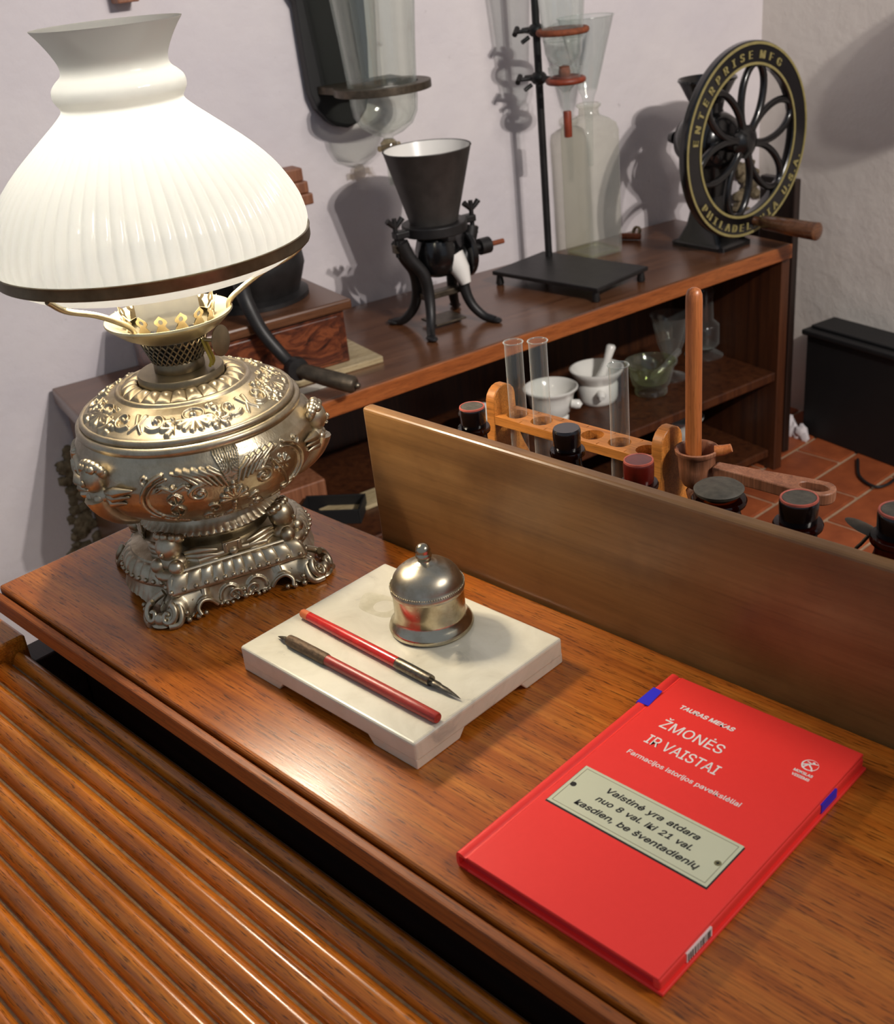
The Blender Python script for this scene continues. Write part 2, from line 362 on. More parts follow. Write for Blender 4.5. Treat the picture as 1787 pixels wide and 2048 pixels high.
#==SETTING==
# ------------------------------------------------------------------ setting
def wallgrid(f, ss, zs):
    return grid_mesh(np.array([[f(s, z) for s in ss] for z in zs], float), False)
def wob(a, b): return .006*math.sin(a*3.1+1)*math.sin(b*2.3)+.003*math.sin(a*9+b*7)
ss = np.linspace(-1.6, 1.80, 60); zs = np.linspace(FLOOR, 1.9, 50)
WL = mk('wall_left', wallgrid(lambda s, z: sw(s, -.018+min(0, wob(s, z))-.004, z), ss, zs), 'wall', None, 180)
struct(WL, 'white limewashed plaster wall behind the shelf unit')
ds = np.linspace(-.06, 3.2, 50)
WB = mk('wall_back', wallgrid(lambda d, z: sw(1.80+.004*math.sin(d*6)*math.sin(z*5), d, z), ds, zs), 'wall2', None, 180)
struct(WB, 'grey-white plaster wall behind the black box')
def stones(n, parent, centre, spread, size, seed, flat=.5):
    r = random.Random(seed)
    for i in range(n):
        c = [centre[k]+r.uniform(-1, 1)*spread[k] for k in range(3)]; s = size*r.uniform(.6, 1.25)
        g = ell((0, 0, 0), (s*flat, s, s*r.uniform(.6, .9)), 10, 7)
        g = ([tuple(np.array(p)*(1+.22*r.uniform(-1, 1))) for p in g[0]], g[1])
        mk('stone', xf(g, Matrix.Translation(c) @ RZ(r.uniform(-.4, .4))), 'stone', parent, 60)
stw = bpy.data.objects.new('exposed_stones', None); col.objects.link(stw); stw.location = sw(0, -.02, 0); stw.rotation_euler = (0, 0, WR); stw.parent = WL
for i in range(70):
    r = random.Random(100+i); z = -.335-.32*(i/70)-.01*r.random(); y = -.004-(.030+.055*(-.335-z)/.3)*r.random()
    s = r.uniform(.007, .017); g = ell((0, 0, 0), (s*.45, s, s*.75), 8, 6)
    g = ([tuple(np.array(p)*(1+.28*r.uniform(-1, 1))) for p in g[0]], g[1])
    mk('stone', xf(g, T(-.001, y, z) @ RX(r.uniform(-1, 1))), 'stone', stw, 30)
for i in range(26):
    r = random.Random(300+i); y = 1.70+.085*r.random(); z = -.30+.19*r.random(); s = r.uniform(.010, .022)
    g = ell((0, 0, 0), (s*.6, s, s*.75), 8, 6); g = ([tuple(np.array(p)*(1+.25*r.uniform(-1, 1))) for p in g[0]], g[1])
    mk('stone', xf(g, T(.004+.02*r.random(), y, z) @ RX(r.uniform(-1, 1))), 'stone', stw, 30)
# floor
fl = mk('floor', box(-1.6, 3.2, -2.4, 2.6, FLOOR-.03, FLOOR-.005), 'grout', None, 0); struct(fl, 'terracotta tile floor with pale joints')
tm = None; TA = rad(-3.8)
for i in range(-4, 13):
    for j in range(-4, 6):
        x = -.482+.125*i; y = 1.16+.27*j-(.135 if i % 2 else 0)
        if y > 2.45 or y < .3: continue
        if tm is None:
            t0 = mk('tile', box(0, .116, 0, .261, -.02, 0), 'tile', fl, 0, .003); tm = t0; o = t0
        else:
            o = tm.copy(); col.objects.link(o); o.parent = fl
        p = Matrix.Rotation(TA, 2) @ Vector((x+.482, y-1.95)); o.location = (p.x-.482, p.y+1.95, FLOOR+.0); o.rotation_euler = (0, 0, TA)
# peeling plaster lumps at the wall foot
pl = bpy.data.objects.new('peeling_plaster', None); col.objects.link(pl); pl.parent = WB
for k, (d, z, a) in enumerate(((.232, -.722, .026), (.245, -.738, .024), (.262, -.740, .018), (.276, -.732, .020), (.286, -.744, .016))):
    r = random.Random(k); g = ell((0, 0, 0), (a*.8, a*.5, a), 8, 6); g = ([tuple(np.array(p)*(1+.25*r.uniform(-1, 1))) for p in g[0]], g[1])
    mk('plaster_flake', xf(g, T(*sw(1.668, d, z))), 'wall', pl, 50)

#==SHELF==
# ------------------------------------------------------------------ shelf unit along the wall
def front_d(s): return .452-.062*s
SH = thing('shelf_unit', 'long low dark wooden shelf unit against the white wall', 'shelf unit', sw(0, 0, FLOOR), WR)
def shp(poly, z0, z1): return prism([(d, s) for s, d in poly], z0-FLOOR, z1-FLOOR)
mk('top', shp([(-.02, -.012), (-.02, front_d(-.02)), (1.512, front_d(1.512)), (1.512, -.012)][::-1], ZT-.032, ZT), 'shelf', SH, 0, .004)
mk('front_edge', shp([(-.02, front_d(-.02)+.0002), (-.02, front_d(-.02)+.004), (1.512, front_d(1.512)+.004), (1.512, front_d(1.512)+.0002)][::-1], ZT-.0318, ZT-.0008), 'lit_edge_wood', SH, 0, .0015)
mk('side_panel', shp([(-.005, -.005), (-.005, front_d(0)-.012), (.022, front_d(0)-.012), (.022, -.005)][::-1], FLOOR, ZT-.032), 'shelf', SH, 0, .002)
mk('side_panel', shp([(1.487, -.005), (1.487, front_d(1.5)-.002), (1.512, front_d(1.5)-.002), (1.512, -.005)][::-1], FLOOR, ZT-.033), 'shelf_in_shade', SH, 0, .002)
mk('back_panel', shp([(.022, -.010), (.022, .002), (1.487, .002), (1.487, -.010)][::-1], FLOOR, ZT-.033), 'shelf_in_shade', SH, 0)
mk('middle_shelf', shp([(.023, .003), (.023, .43), (1.486, .352), (1.486, .003)][::-1], ZM-.022, ZM), 'shelf_in_shade', SH, 0, .003)
mk('bottom_shelf', shp([(.023, .003), (.023, .42), (1.486, .34), (1.486, .003)][::-1], FLOOR+.03, FLOOR+.05), 'shelf_in_shade', SH, 0, .003)

#==DESK==
# ------------------------------------------------------------------ roll-top desk
YF, YR, XL, XR = -.0887, .1786, -.1615, 1.15
DK = thing('roll_top_desk', 'varnished orange-brown wooden desk with ribbed roll front', 'desk', (0, 0, FLOOR))
Z0 = -FLOOR; SLX0_ = -.135
mk('top', box(XL, XR, YF+.004, YR, Z0-.020, Z0), 'desk', DK, 0, .003, bseg=3)
mk('front_lip', box(XL-.002, XR, YF-.005, YF+.0024, Z0-.0215, Z0-.0042), 'lip', DK, 0, .0016, bseg=2)
mk('inner_panel', box(XL-.01, XR, YF+.05, YF+.06, Z0-.30, Z0-.021), 'desk_shade_wood', DK, 0)
mk('recess_shade', box(SLX0_-.04, XR, -.0865, YF+.049, Z0-.16, Z0-.15), 'desk_shade_wood', DK, 0)  # dark sheet standing in for the shade in the gap below the lip
mk('body', box(XL+.012, XR-.012, YF+.062, YR-.012, 0, Z0-.021), 'desk_shade_wood', DK, 0)
def prof_z(y):
    u = max(0, -(y+.087)); return -.058-.15*u-.3*u*u
SLX0 = -.135
yb = -.0880; k = 0
while k < 14:
    p = .0150 if k == 0 else .0195
    y1 = yb
    # step of length p along the profile
    y2 = y1-p*math.cos(math.atan(.15+.6*max(0, -(y1+.087))))
    za, zb = prof_z(y1), prof_z(y2)
    n = 9; pts = []
    for q in range(n+1):
        t = q/n; yy = y1+(y2-y1)*(.04+.92*t); zz = za+(zb-za)*t
        pts.append((yy, zz+.0080*math.sin(pi*t)**.78-.0052))
    pts += [(pts[-1][0], pts[-1][1]-.006), (pts[0][0], pts[0][1]-.006)]
    g = prism([(a, b) for a, b in pts], SLX0, XR)          # (a,b) -> (y,z), extruded along x
    g = ([(z, a, b+Z0) for a, b, z in g[0]], [tuple(reversed(f)) for f in g[1]])
    mk('slat', g, 'slat', DK, 50)
    yb = y2; k += 1
YEND = yb
mk('canvas_backing', ([(x, y, prof_z(y)+Z0-.0052) for y in np.linspace(-.088, YEND, 14) for x in (SLX0, XR)], [(2*i, 2*i+1, 2*i+3, 2*i+2) for i in range(13)]), 'canvas', DK, 60)
mk('side_rail', box(-.195, SLX0-.002, -.46, -.0835, Z0-.25, Z0-.044), 'slat', DK, 0, .003)
mk('side_rail', box(-.172, SLX0-.0025, -.083, -.04, Z0-.25, Z0-.075), 'desk_shade_wood', DK, 0, .002)
mk('front_panel', box(-.17, XR, -.455, -.44, 0, Z0-.25), 'desk', DK, 0, .003)

# ------------------------------------------------------------------ upright board with a narrow shelf behind the desk
BS = thing('bottle_stand', 'tall dull brown board standing behind the desk top, bottles behind it', 'stand', (.063, .18, FLOOR))
def bsx(x0, x1, y0, y1, z0, z1): return box(x0, x1, y0, y1, z0-FLOOR, z1-FLOOR)
mk('front_board', xf(bsx(0, 1.05, .0005, .0125, -.03, .1265), lambda x, y, z: (x-(.002*(z+FLOOR)/.125 if x < .01 else 0), y, z)), 'board', BS, 0, .003, bseg=3)
mk('shelf_board', bsx(.004, 1.05, .013, .195, -.018, -.0005), 'shelf_in_shade', BS, 0, .002)
for x in (.01, 1.01): mk('leg', bsx(x, x+.03, .15, .18, FLOOR, -.0185), 'shelf_in_shade', BS, 0, .002)

#==LAMP==
# ------------------------------------------------------------------ oil lamp
LX, LY = -.0155, .0600
LP = thing('table_lamp', 'ornate silvery converted oil lamp with glowing white ribbed glass shade', 'lamp', (LX, LY, 0))
def seg_d(A, B, P):
    ab = B-A; t = np.clip(((P-A)@ab)/max(1e-12, ab@ab), 0, 1); q = A+t[..., None]*ab
    return np.hypot(P[..., 0]-q[..., 0], P[..., 1]-q[..., 1]), t
def relief(strokes, P):
    H = np.zeros(P.shape[:-1])
    for pts, w0, w1, h in strokes:
        pts = np.asarray(pts, float); n = len(pts)-1
        lo = pts.min(0)-max(w0, w1); hi = pts.max(0)+max(w0, w1)
        m = np.all((P > lo) & (P < hi), -1)
        if not m.any(): continue
        Q = P[m]; best = np.zeros(len(Q))
        for i in range(max(1, n)):
            d, t = seg_d(pts[i], pts[min(i+1, n)], Q); wd = w0+(w1-w0)*((i+t)/max(1, n))
            best = np.maximum(best, h*np.sqrt(np.clip(1-(d/wd)**2, 0, 1))*(.5+.5*wd/max(w0, w1)))
        H[m] = np.maximum(H[m], best)
    return H
def arc(cx, cy, r, a0, a1, n=14, ry=None):
    return [(cx+r*math.cos(rad(a0+(a1-a0)*i/n)), cy+(ry or r)*math.sin(rad(a0+(a1-a0)*i/n))) for i in range(n+1)]
def spiral(cx, cy, r0, r1, a0, a1, n=22):
    return [(cx+(r0+(r1-r0)*i/n)*math.cos(rad(a0+(a1-a0)*i/n)), cy+(r0+(r1-r0)*i/n)*math.sin(rad(a0+(a1-a0)*i/n))) for i in range(n+1)]
def mir(st): return st+[([(-x, y) for x, y in p], a, b, h) for p, a, b, h in st]
def dot(x, y, r, h): return ([(x, y), (x+1e-5, y)], r, r, h)
# body panel strokes (a = arc length, z = height)
half = []
half += [(arc(.045, .1125, .0262, 75, -75, 26), .0016, .0024, .0026), (arc(.045, .1125, .0222, 80, -80, 24), .0009, .0013, .0016), (arc(.045, .1125, .0262, 105, 150, 10), .0014, .0010, .0022), (spiral(.055, .0905, .006, .001, 40, -260), .0018, .001, .0022), (spiral(.0655, .1345, .0055, .001, 200, 520), .0016, .001, .002)]
half += [(spiral(.026, .118, .0085, .0015, 100, -330), .0022, .0012, .0022), ([(.045, .138), (.036, .136), (.026, .1265)], .0012, .0022, .0020), dot(.0255, .1175, .0022, .0026)]
half += [([(.004+.004*k, .120+.0015*k), (.008+.0055*k, .131+.001*k), (.016+.006*k, .137+.0005*k)], .0012, .0022, .0020) for k in range(5)]
half += [([(.001+.0022*k, .146), (.0008*k, .124)], .0011, .0006, .0016) for k in range(5)]
half += [(spiral(.017, .096, .0062, .0012, 60, 420), .0016, .001, .0018), (spiral(.0225, .084, .0055, .001, 120, -240), .0018, .001, .0018), dot(.0185, .080, .0024, .002)]
half += [([(0, .1035), (.010*math.sin(rad(a)), .1035+.0125*math.cos(rad(a)))], .0012, .0026, .0022) for a in (0, 32, 64, 92)]
half += [([(.066+.002*k, .086+.002*k), (.060-.006*k, .078+.001*k)], .001, .002, .0012) for k in range(4)]
half += [dot(.0725, .112, .0018, .0016), dot(.0725, .1065, .0015, .0014)]
half += [([(.010+.011*k, .0735), (.014+.011*k, .0765), (.018+.011*k, .0735)], .001, .0014, .0012) for k in range(4)]
body_st = mir(half)+[dot(0, .1215, .0022, .0024), dot(0, .098, .0026, .0026), dot(0, .093, .0022, .0024), dot(0, .0885, .0024, .0024), ([(-.006, .083), (0, .0865), (.006, .083)], .0016, .0016, .0018), ([(-.008, .079), (0, .082), (.008, .079)], .0016, .0016, .0018)]
# caduceus in the left medallion
body_st += [([(-.045, .124), (-.045, .094)], .0010, .0008, .0020), dot(-.045, .1275, .0022, .0028)]
body_st += [([(-.045+.0058*math.sin(k*.55), .121-.0023*k) for k in range(13)], .0010, .0008, .0022), ([(-.045-.0058*math.sin(k*.55), .121-.0023*k) for k in range(13)], .0010, .0008, .0022)]
body_st += [([(-.045, .124), (-.053, .1275+.001*j), (-.058, .1245+.003*j)], .0014, .0008, .002) for j in (0, 1)]+[([(-.045, .124), (-.037, .1275+.001*j), (-.032, .1245+.003*j)], .0014, .0008, .002) for j in (0, 1)]
# staff with leaves in the right medallion
body_st += [([(.036, .129), (.054, .094)], .0012, .0010, .0024)]
body_st += [([(.046, .121), (.046+.007*math.cos(rad(a)), .121+.007*math.sin(rad(a)))], .001, .0022, .0018) for a in range(0, 360, 51)]
prof = [(.0540, .0795), (.0570, .0798), (.0595, .0800)]
zc = np.linspace(.0806, .1465, 112)
body_st = [([(x, y if y > .125 else .125-(.125-y)*.80) for x, y in p], a, b, h) for p, a, b, h in body_st]
def bodyr(z):
    xs = [.0803, .0825, .0855, .0895, .095, .103, .112, .123, .134, .141, .147]; ys = [.0600, .0680, .0755, .0822, .0882, .0942, .0980, .0997, .0985, .0958, .0915]
    return np.interp(z, xs, ys)
# smooth the profile
zz = np.linspace(.0803, .147, 200); rr = bodyr(zz)
for _ in range(16): rr[1:-1] = (rr[:-2]+rr[1:-1]*2+rr[2:])/4
NU = 1080
th = np.arange(NU)/NU*2*pi; PC = rad(-18)
aoff = (np.mod(th-PC+pi/3, 2*pi/3)-pi/3)*.098
A, Zg = np.meshgrid(aoff, zc); Hb = relief(body_st, np.stack([A, Zg], -1))
Rb = np.interp(Zg, zz, rr)+Hb*1.45+rng.normal(0, .00004, Hb.shape)
rows = [np.full(NU, r) for r, z in prof]; zrow = [np.full(NU, z) for r, z in prof]
rows += list(Rb); zrow += [np.full(NU, z) for z in zc]
for r, z in [(.0908, .1485), (.0921, .1500), (.0928, .1520), (.0924, .1545), (.0908, .1562), (.0888, .1566), (.0880, .1560), (.0886, .1580), (.0884, .1600), (.0872, .1614), (.0856, .1618), (.0846, .1612)]:
    rows.append(np.full(NU, r)); zrow.append(np.full(NU, z))
# shoulder relief: coordinates (arc length, radius)
sh_st = []
r6 = random.Random(3)
for k in range(15):
    c = (k+.5)/15*.438
    if k % 3 == 0:
        sh_st += [(arc(c, .0665, .0085, 0, 360, 20, .0055), .0011, .0011, .0015), dot(c, .0672, .0038, .0022), dot(c+.001, .0685, .002, .003)]
        sh_st += [([(c, .071), (c+.013*math.sin(rad(a)), .071+.0095*math.cos(rad(a)))], .0012, .0022, .0018) for a in (-85, -62, -38, -13, 13, 38, 62, 85)]
    else:
        s_ = 1 if k % 3 == 1 else -1
        sh_st += [([(c+s_*x, y) for x, y in spiral(0, .070, .0085, .0015, 40, 430)], .0016, .001, .002), dot(c, .0702, .0022, .0026)]
        for j in range(9):
            sh_st.append(dot(c-s_*r6.uniform(.008, .020), r6.uniform(.0605, .0815), r6.uniform(.0013, .0032), r6.uniform(.0012, .0026)))
        sh_st += [([(c-s_*.013, .0775), (c-s_*(.013+.007*math.cos(rad(a))), .0775-.005*math.sin(rad(a)))], .001, .0024, .002) for a in range(0, 360, 60)]
        sh_st += [([(c+s_*.010, .079), (c+s_*.014, .073), (c+s_*.011, .065)], .0010, .0020, .0016)]
rs = np.linspace(.0835, .0560, 46)
A2, Rg = np.meshgrid(np.mod(th-rad(-40), 2*pi)*.0697, rs); Hs = relief(sh_st, np.stack([A2, Rg], -1))
base_z = np.interp(rs, [.056, .064, .074, .0835], [.1755, .1725, .1675, .1620])
for i in range(len(rs)):
    rows.append(np.full(NU, rs[i])+Hs[i]*.35); zrow.append(base_z[i]+Hs[i]*1.35)
for r, z in [(.0555, .1772), (.0545, .1785), (.0530, .1788), (.0518, .1778)]: rows.append(np.full(NU, r)); zrow.append(np.full(NU, z))
for r in np.linspace(.0508, .0365, 14):
    t = (.0508-r)/.0143; ga = np.abs(np.sin(th*12))**.5*math.sin(pi*min(1, max(0, t)))**.4
    rows.append(np.full(NU, r)); zrow.append(.1772+.0042*t+.0034*ga)
R = np.array(rows); Zr = np.array(zrow); Pm = np.stack([R*np.cos(th), R*np.sin(th), Zr], -1)
font = mk('oil_font', grid_mesh(Pm), 'silver', LP, 60)
# caryatid figures on the body
def font_r(z): return float(np.interp(z, zz, rr))
for ang in (-84, 48, 168):
    M = RZ(rad(ang))
    hz = .1325; hr = font_r(hz)-.0035
    head = ell((hr+.006, 0, hz), (.0110, .0105, .0130), 18, 12)
    hair = [ell((hr+.005+.003*math.cos(a), .0105*math.sin(a), hz+.0065+.0055*math.cos(a)), .0042, 8, 6) for a in np.linspace(-2.2, 2.2, 11)]
    hair += [ell((hr+.011, .0065*math.sin(a), hz+.0095), .0034, 8, 6) for a in (-1.3, -.5, .5, 1.3)]
    nose = [ell((hr+.0172, 0, hz-.001), (.0024, .0017, .0032), 8, 6), ell((hr+.0158, 0, hz-.0062), (.0018, .0030, .0011), 8, 6)]
    cheeks = [ell((hr+.0132, s*.0036, hz-.003), (.0026, .0026, .0026), 8, 6) for s in (-1, 1)]
    chest = [ell((hr+.004, 0, hz-.0145), (.009, .0135, .0085), 14, 8), ell((hr+.0095, -.005, hz-.016), .0045, 10, 6), ell((hr+.0095, .005, hz-.016), .0045, 10, 6)]
    zs_ = np.linspace(hz-.016, .0835, 12)
    spine = [(font_r(z)+.0045*(1-.5*i/11), 0, z) for i, z in enumerate(zs_)]
    body = tube(spine, [.0105-.0055*i/11 for i in range(12)], 12)
    body2 = tube([(x+.002, .003, z) for x, y, z in spine], [.005-.002*i/11 for i in range(12)], 8)
    wings = []
    for s in (-1, 1):
        for j in range(3):
            p0 = Vector((font_r(hz-.012)+.001, s*.010, hz-.011-.003*j)); p1 = Vector((font_r(hz-.006)-.0045, s*.038-s*.006*j, hz-.006-.007*j))
            wings.append(tube([p0, (p0+p1)/2+Vector((.004, 0, .001)), p1], [.0026, .0046, .0008], 8))
    mk('caryatid', xf(join(head, *hair, *nose, *cheeks, *chest, body, body2, *wings), M), 'silver', LP, 60)
# pedestal and base with scalloped feet
BA = rad(-19.5)   # direction of the straight front side
NB = 720; tb = np.arange(NB)/NB*2*pi
def plan(theta):
    t = np.mod(theta-BA+pi, 2*pi)-pi                        # 0 = straight side, +-pi = opposite straight side
    t = np.abs(t); t = np.where(t > pi/2, pi-t, t)         # fold: 0 straight side centre, pi/2 lobe centre
    straight = .0700/np.maximum(.2, np.cos(t)); lobe = .0800+.004*np.cos((pi/2-t)*3.2)
    k = np.clip((t-rad(40))/rad(12), 0, 1); k = k*k*(3-2*k)
    return np.where(t < rad(40), np.minimum(straight, .0915), np.minimum(straight, .0915)*(1-k)+lobe*k)
pr_ = plan(tb)
for _ in range(6): pr_ = (np.roll(pr_, 1)+pr_*2+np.roll(pr_, -1))/4
fold = np.abs(np.mod(tb-BA+pi, 2*pi)-pi); fold = np.where(fold > pi/2, pi-fold, fold)
foot = np.exp(-((fold-rad(46))/rad(15))**2)
rows, zr = [], []
def addrow(r, z): rows.append(np.broadcast_to(r, (NB,)).astype(float)); zr.append(np.broadcast_to(z, (NB,)).astype(float))
for r, z in [(.0540, .0798), (.0530, .0770), (.0545, .0700), (.0585, .0665), (.0602, .0640), (.0590, .0615), (.0545, .0600), (.0515, .0560), (.0500, .0515), (.0495, .0480)]: addrow(r, z)
fest = .0016*np.abs(np.sin(tb*30))
rows[4] = rows[4]+fest; rows[3] = rows[3]+fest*.6; rows[5] = rows[5]+fest*.6
addrow(.056, .0445); addrow(np.minimum(pr_*.80, .064), .0425)
addrow(pr_*.84, .0410); addrow(pr_*.87, .0408); addrow(pr_*.875, .0392)
gad = np.abs(np.sin(tb*24))**.6
for t in np.linspace(0, 1, 9):
    b = math.sin(pi*t)**.6; addrow(pr_*(.885+.105*t)+.0008*gad*b, .0388-.0125*t+.0030*gad*b*(.4+.6*t)+.0015*b)
addrow(pr_*1.0, .0245); addrow(pr_*.985, .0225); addrow(pr_*.96, .0215)
# apron: from z=.021 down to the scalloped edge
sc_pos = fold*pr_     # arc length from side centre (approx)
zb = .0045+.0012*np.abs(np.sin(tb*36))
zb = zb+.0135*np.exp(-((fold-rad(25.5))/rad(4.2))**2)       # open notch either side of the feet
zb = zb*(1-foot)+.0004*foot
zb = np.where(fold > rad(62), zb+.004*np.clip((fold-rad(62))/rad(10), 0, 1), zb)
ap_st = []
for s in (-1, 1):
    ap_st += [([(s*x, y) for x, y in spiral(.0325, .0105, .0065, .0012, 20, 330)], .0015, .0010, .0022), ([(s*x, y) for x, y in arc(.012, .010, .008, 200, -10)], .0012, .0016, .0022)]
    ap_st += [([(s*x, y) for x, y in arc(.058, .010, .0095, 250, 60)], .0016, .0024, .0035), ([(s*x, y) for x, y in arc(.075, .010, .0085, -70, 110)], .0014, .0022, .003)]
    ap_st += [dot(s*x, y, r, .003) for x, y, r in ((.061, .006, .0022), (.065, .0035, .0024), (.066, .009, .002), (.0705, .0055, .0022), (.043, .004, .0018), (.047, .0062, .0016), (.024, .0035, .0018), (.018, .0042, .0016), (.0505, .003, .002))]
ap_st += [dot(0, .0085, .003, .003), dot(-.006, .0045, .002, .002), dot(.006, .0045, .002, .002), ([(-.009, .013), (-.003, .0065), (.004, .0055), (.0095, .0105)], .0012, .0012, .0024)]
tt = np.mod(tb-BA+pi, 2*pi)-pi; tt = np.where(np.abs(tt) > pi/2, np.sign(tt)*(np.abs(tt)-pi), tt)
arcs = np.tan(np.clip(tt, -1.05, 1.05))*.070
for t in np.linspace(0, 1, 22):
    z = .0210+(zb-.0210)*t
    hh = relief(ap_st, np.stack([arcs, z], -1)[None])[0]
    flare = .955+.05*t**1.6*(1-foot)+foot*(.015+.155*(t**.9))+.03*foot*math.sin(pi*t)
    addrow(pr_*flare+hh*1.0+foot*.002*math.sin(pi*t), z)
addrow(rows[-1]-.003, zr[-1]+.0004); addrow(rows[-1]-.004, zr[-1]+.012); addrow(.02, .02)
R = np.array(rows); Zr = np.array(zr); mk('base', grid_mesh(np.stack([R*np.cos(tb), R*np.sin(tb), Zr], -1)[::-1]), 'silver', LP, 60)
# cast volutes and beads on the feet, cartouches on the aprons
for q in range(4):
    sg = 1 if q < 2 else -1; side = 1 if q % 2 else -1
    base_a = BA+(0 if sg > 0 else pi); ca = base_a+side*rad(46); gs = []
    M = RZ(ca)
    for e in (-1, 1):
        pts = [(.0965+.0060*k/20-.0030*math.cos(.2+k*.36), e*(.0075+(.0080-.0068*k/20)*math.sin(.2+k*.36)*.9), .0105+(.0080-.0068*k/20)*math.cos(.2+k*.36)) for k in range(20)]
        gs.append(tube(pts, [.0030-.0014*k/20 for k in range(20)], 8))
        gs.append(tube(smooth_path([(.083, e*.004, .0225), (.0885, e*.012, .0165), (.093, e*.0165, .009), (.0975, e*.0155, .0030), (.1030, e*.009, .0028)], 4), .0031, 8))
        gs += [ell((.096+dx, e*y, z), r_, 10, 6) for dx, y, z, r_ in ((0, .0145, .0035, .0030), (-.006, .0205, .0032, .0028), (-.012, .0260, .0034, .0025), (-.007, .0190, .0090, .0024), (-.017, .0305, .0044, .0022))]
    gs += [ell((.1000, 0, .0065), (.0050, .0062, .0062), 12, 8), ell((.1010, 0, .0024), (.0055, .0085, .0024), 12, 6)]
    mk('foot_volute', xf(join(*gs), M), 'silver', LP, 60)
for a_ in (BA, BA+pi):
    gs = [tube([(.0725, x, z) for x, z in spiral(e*.0085, .0105, .0062, .0012, 200 if e > 0 else -20, 200-e*330 if e > 0 else -20+330)], [.0016-.0008*k/22 for k in range(23)], 8) for e in (-1, 1)]
    gs += [ell((.0725, x, z), r_, 10, 6) for x, z, r_ in ((0, .0062, .0026), (0, .0125, .0018), (-.016, .0045, .0018), (.016, .0045, .0018), (-.021, .0055, .0016), (.021, .0055, .0016), (-.0115, .0038, .0018), (.0115, .0038, .0018))]
    gs += [tube(smooth_path([(.072, e*.024, .0060), (.073, e*.029, .0125), (.074, e*.036, .0145), (.077, e*.041, .0105), (.080, e*.040, .0055)], 4), .0018, 8) for e in (-1, 1)]
    mk('apron_cartouche', xf(join(*gs), RZ(a_)), 'silver', LP, 60)
# bead row under the skirt
bd = []
for k in range(60):
    a_ = 2*pi*k/60; r_ = float(np.interp(a_, tb, pr_)); bd.append(ell((r_*.992*math.cos(a_), r_*.992*math.sin(a_), .0272), .0022, 8, 6))
mk('bead_row', join(*bd), 'silver', LP, 60)
# cherubs on the pedestal corners
for ang in (-66, 27, 114, 207):
    r0 = .0575; gs = [ell((r0+.006, 0, .0515), (.0085, .0085, .0095), 14, 10)]
    gs += [ell((r0+.004+.004*math.cos(a), .0078*math.sin(a), .0575+.002*math.cos(a)), .003, 8, 6) for a in np.linspace(-2, 2, 7)]
    gs += [ell((r0+.0145, 0, .050), (.0018, .0014, .002), 8, 6)]
    gs += [ell((r0+.0115, s*.0065, .0405), .0052, 12, 8) for s in (-1, 1)]+[ell((r0+.006, 0, .0415), (.008, .011, .006), 12, 8)]
    gs += [ell((r0+.013, 0, .0355), (.006, .009, .004), 12, 8)]
    for s in (-1, 1):
        for j in range(4): gs.append(tube([(r0+.002, s*.008, .046-.0025*j), (r0+.000, s*.017, .0475-.0035*j), (r0-.007, s*.026, .0455-.0035*j)], [.0016, .0026, .0008], 8))
    mk('cherub_ornament', xf(join(*gs), RZ(rad(ang)) @ T(.0595, 0, .047) @ Matrix.Scale(1.32, 4) @ T(-.0575, 0, -.044)), 'silver', LP, 60)
mk('plaque', xf(join(box(.0565, .0610, -.008, .008, .0435, .0530), cyl((.0612, -.0055, .0445), (.0612, -.0055, .0525), .0013), cyl((.0612, .0055, .0445), (.0612, .0055, .0525), .0013), ell((.061, 0, .0445), (.003, .004, .003)),
   tube([(.0575, -.03, .0425), (.058, 0, .0445), (.0575, .03, .0425)], .0030, 10)), RZ(BA)), 'silver', LP, 50, .0006)
# collar, burner, gallery
mk('collar', lathe([(.020, .1775), (.0350, .1775), (.0352, .1785), (.0352, .1868), (.0343, .1882), (.0230, .1890), (.018, .1890)], 64), 'brass', LP, 40)
bn = mk('burner', lathe([(.0203, .1888), (.0206, .1895), (.0206, .1965), (.0200, .1975)], 48), 'brass', LP, 40)
# pierced wall of the burner: crossing wires over a dark core
gs = []
for k in range(30):
    for s in (-1, 1):
        pts = [((.0208+.0064*t)*math.cos(2*pi*k/30+s*t*.55), (.0208+.0064*t)*math.sin(2*pi*k/30+s*t*.55), .1975+.0185*t) for t in np.linspace(0, 1, 8)]
        gs.append(tube(pts, .0007, 5))
mk('pierced_wall', join(*gs), 'brass', LP, 60)
mk('burner_core', lathe([(.0196, .1970), (.0255, .2160)], 40), 'black', LP, 60)
mk('gallery_plate', lathe([(.0262, .2165), (.0300, .2175), (.0400, .2230), (.0470, .2290), (.0502, .2318), (.0512, .2330), (.0508, .2346), (.0495, .2346), (.0455, .2320), (.0400, .2298), (.0345, .2290)], 72), 'brass_light', LP, 40)
for k in range(15):
    a = 2*pi*k/15+.12; f = .30
    pg = [(-.0055, 0), (-.0050, .0022), (-.0022, .0032), (-.0020, .0052), (-.0050, .0085), (-.0046, .0108), (-.0024, .0128), (0, .0152), (.0024, .0128), (.0046, .0108), (.0050, .0085), (.0020, .0052), (.0022, .0032), (.0050, .0022), (.0055, 0)]
    hole = [(0+.0018*math.cos(2*pi*i/15-pi/2-pi/15*0), .0098+.0022*math.sin(2*pi*i/15-pi/2)) for i in range(15)]
    # order the hole to match the outline: start at the bottom left
    hole = [(.0018*math.cos(-pi/2-2*pi*(i+.5)/15), .0096+.0022*math.sin(-pi/2-2*pi*(i+.5)/15)) for i in range(15)]
    g = ring_prism(pg, hole, 0, .0006); g = xf(g, lambda x, y, z: (.0352+z+f*y*(y/.0152), x, .2292+y)); mk('prong', xf(g, RZ(a)), 'brass', LP, 0)
mk('chimney', lathe([(.0252, .2280), (.0250, .2500), (.0254, .2700)], 48), 'frost', LP, 60)
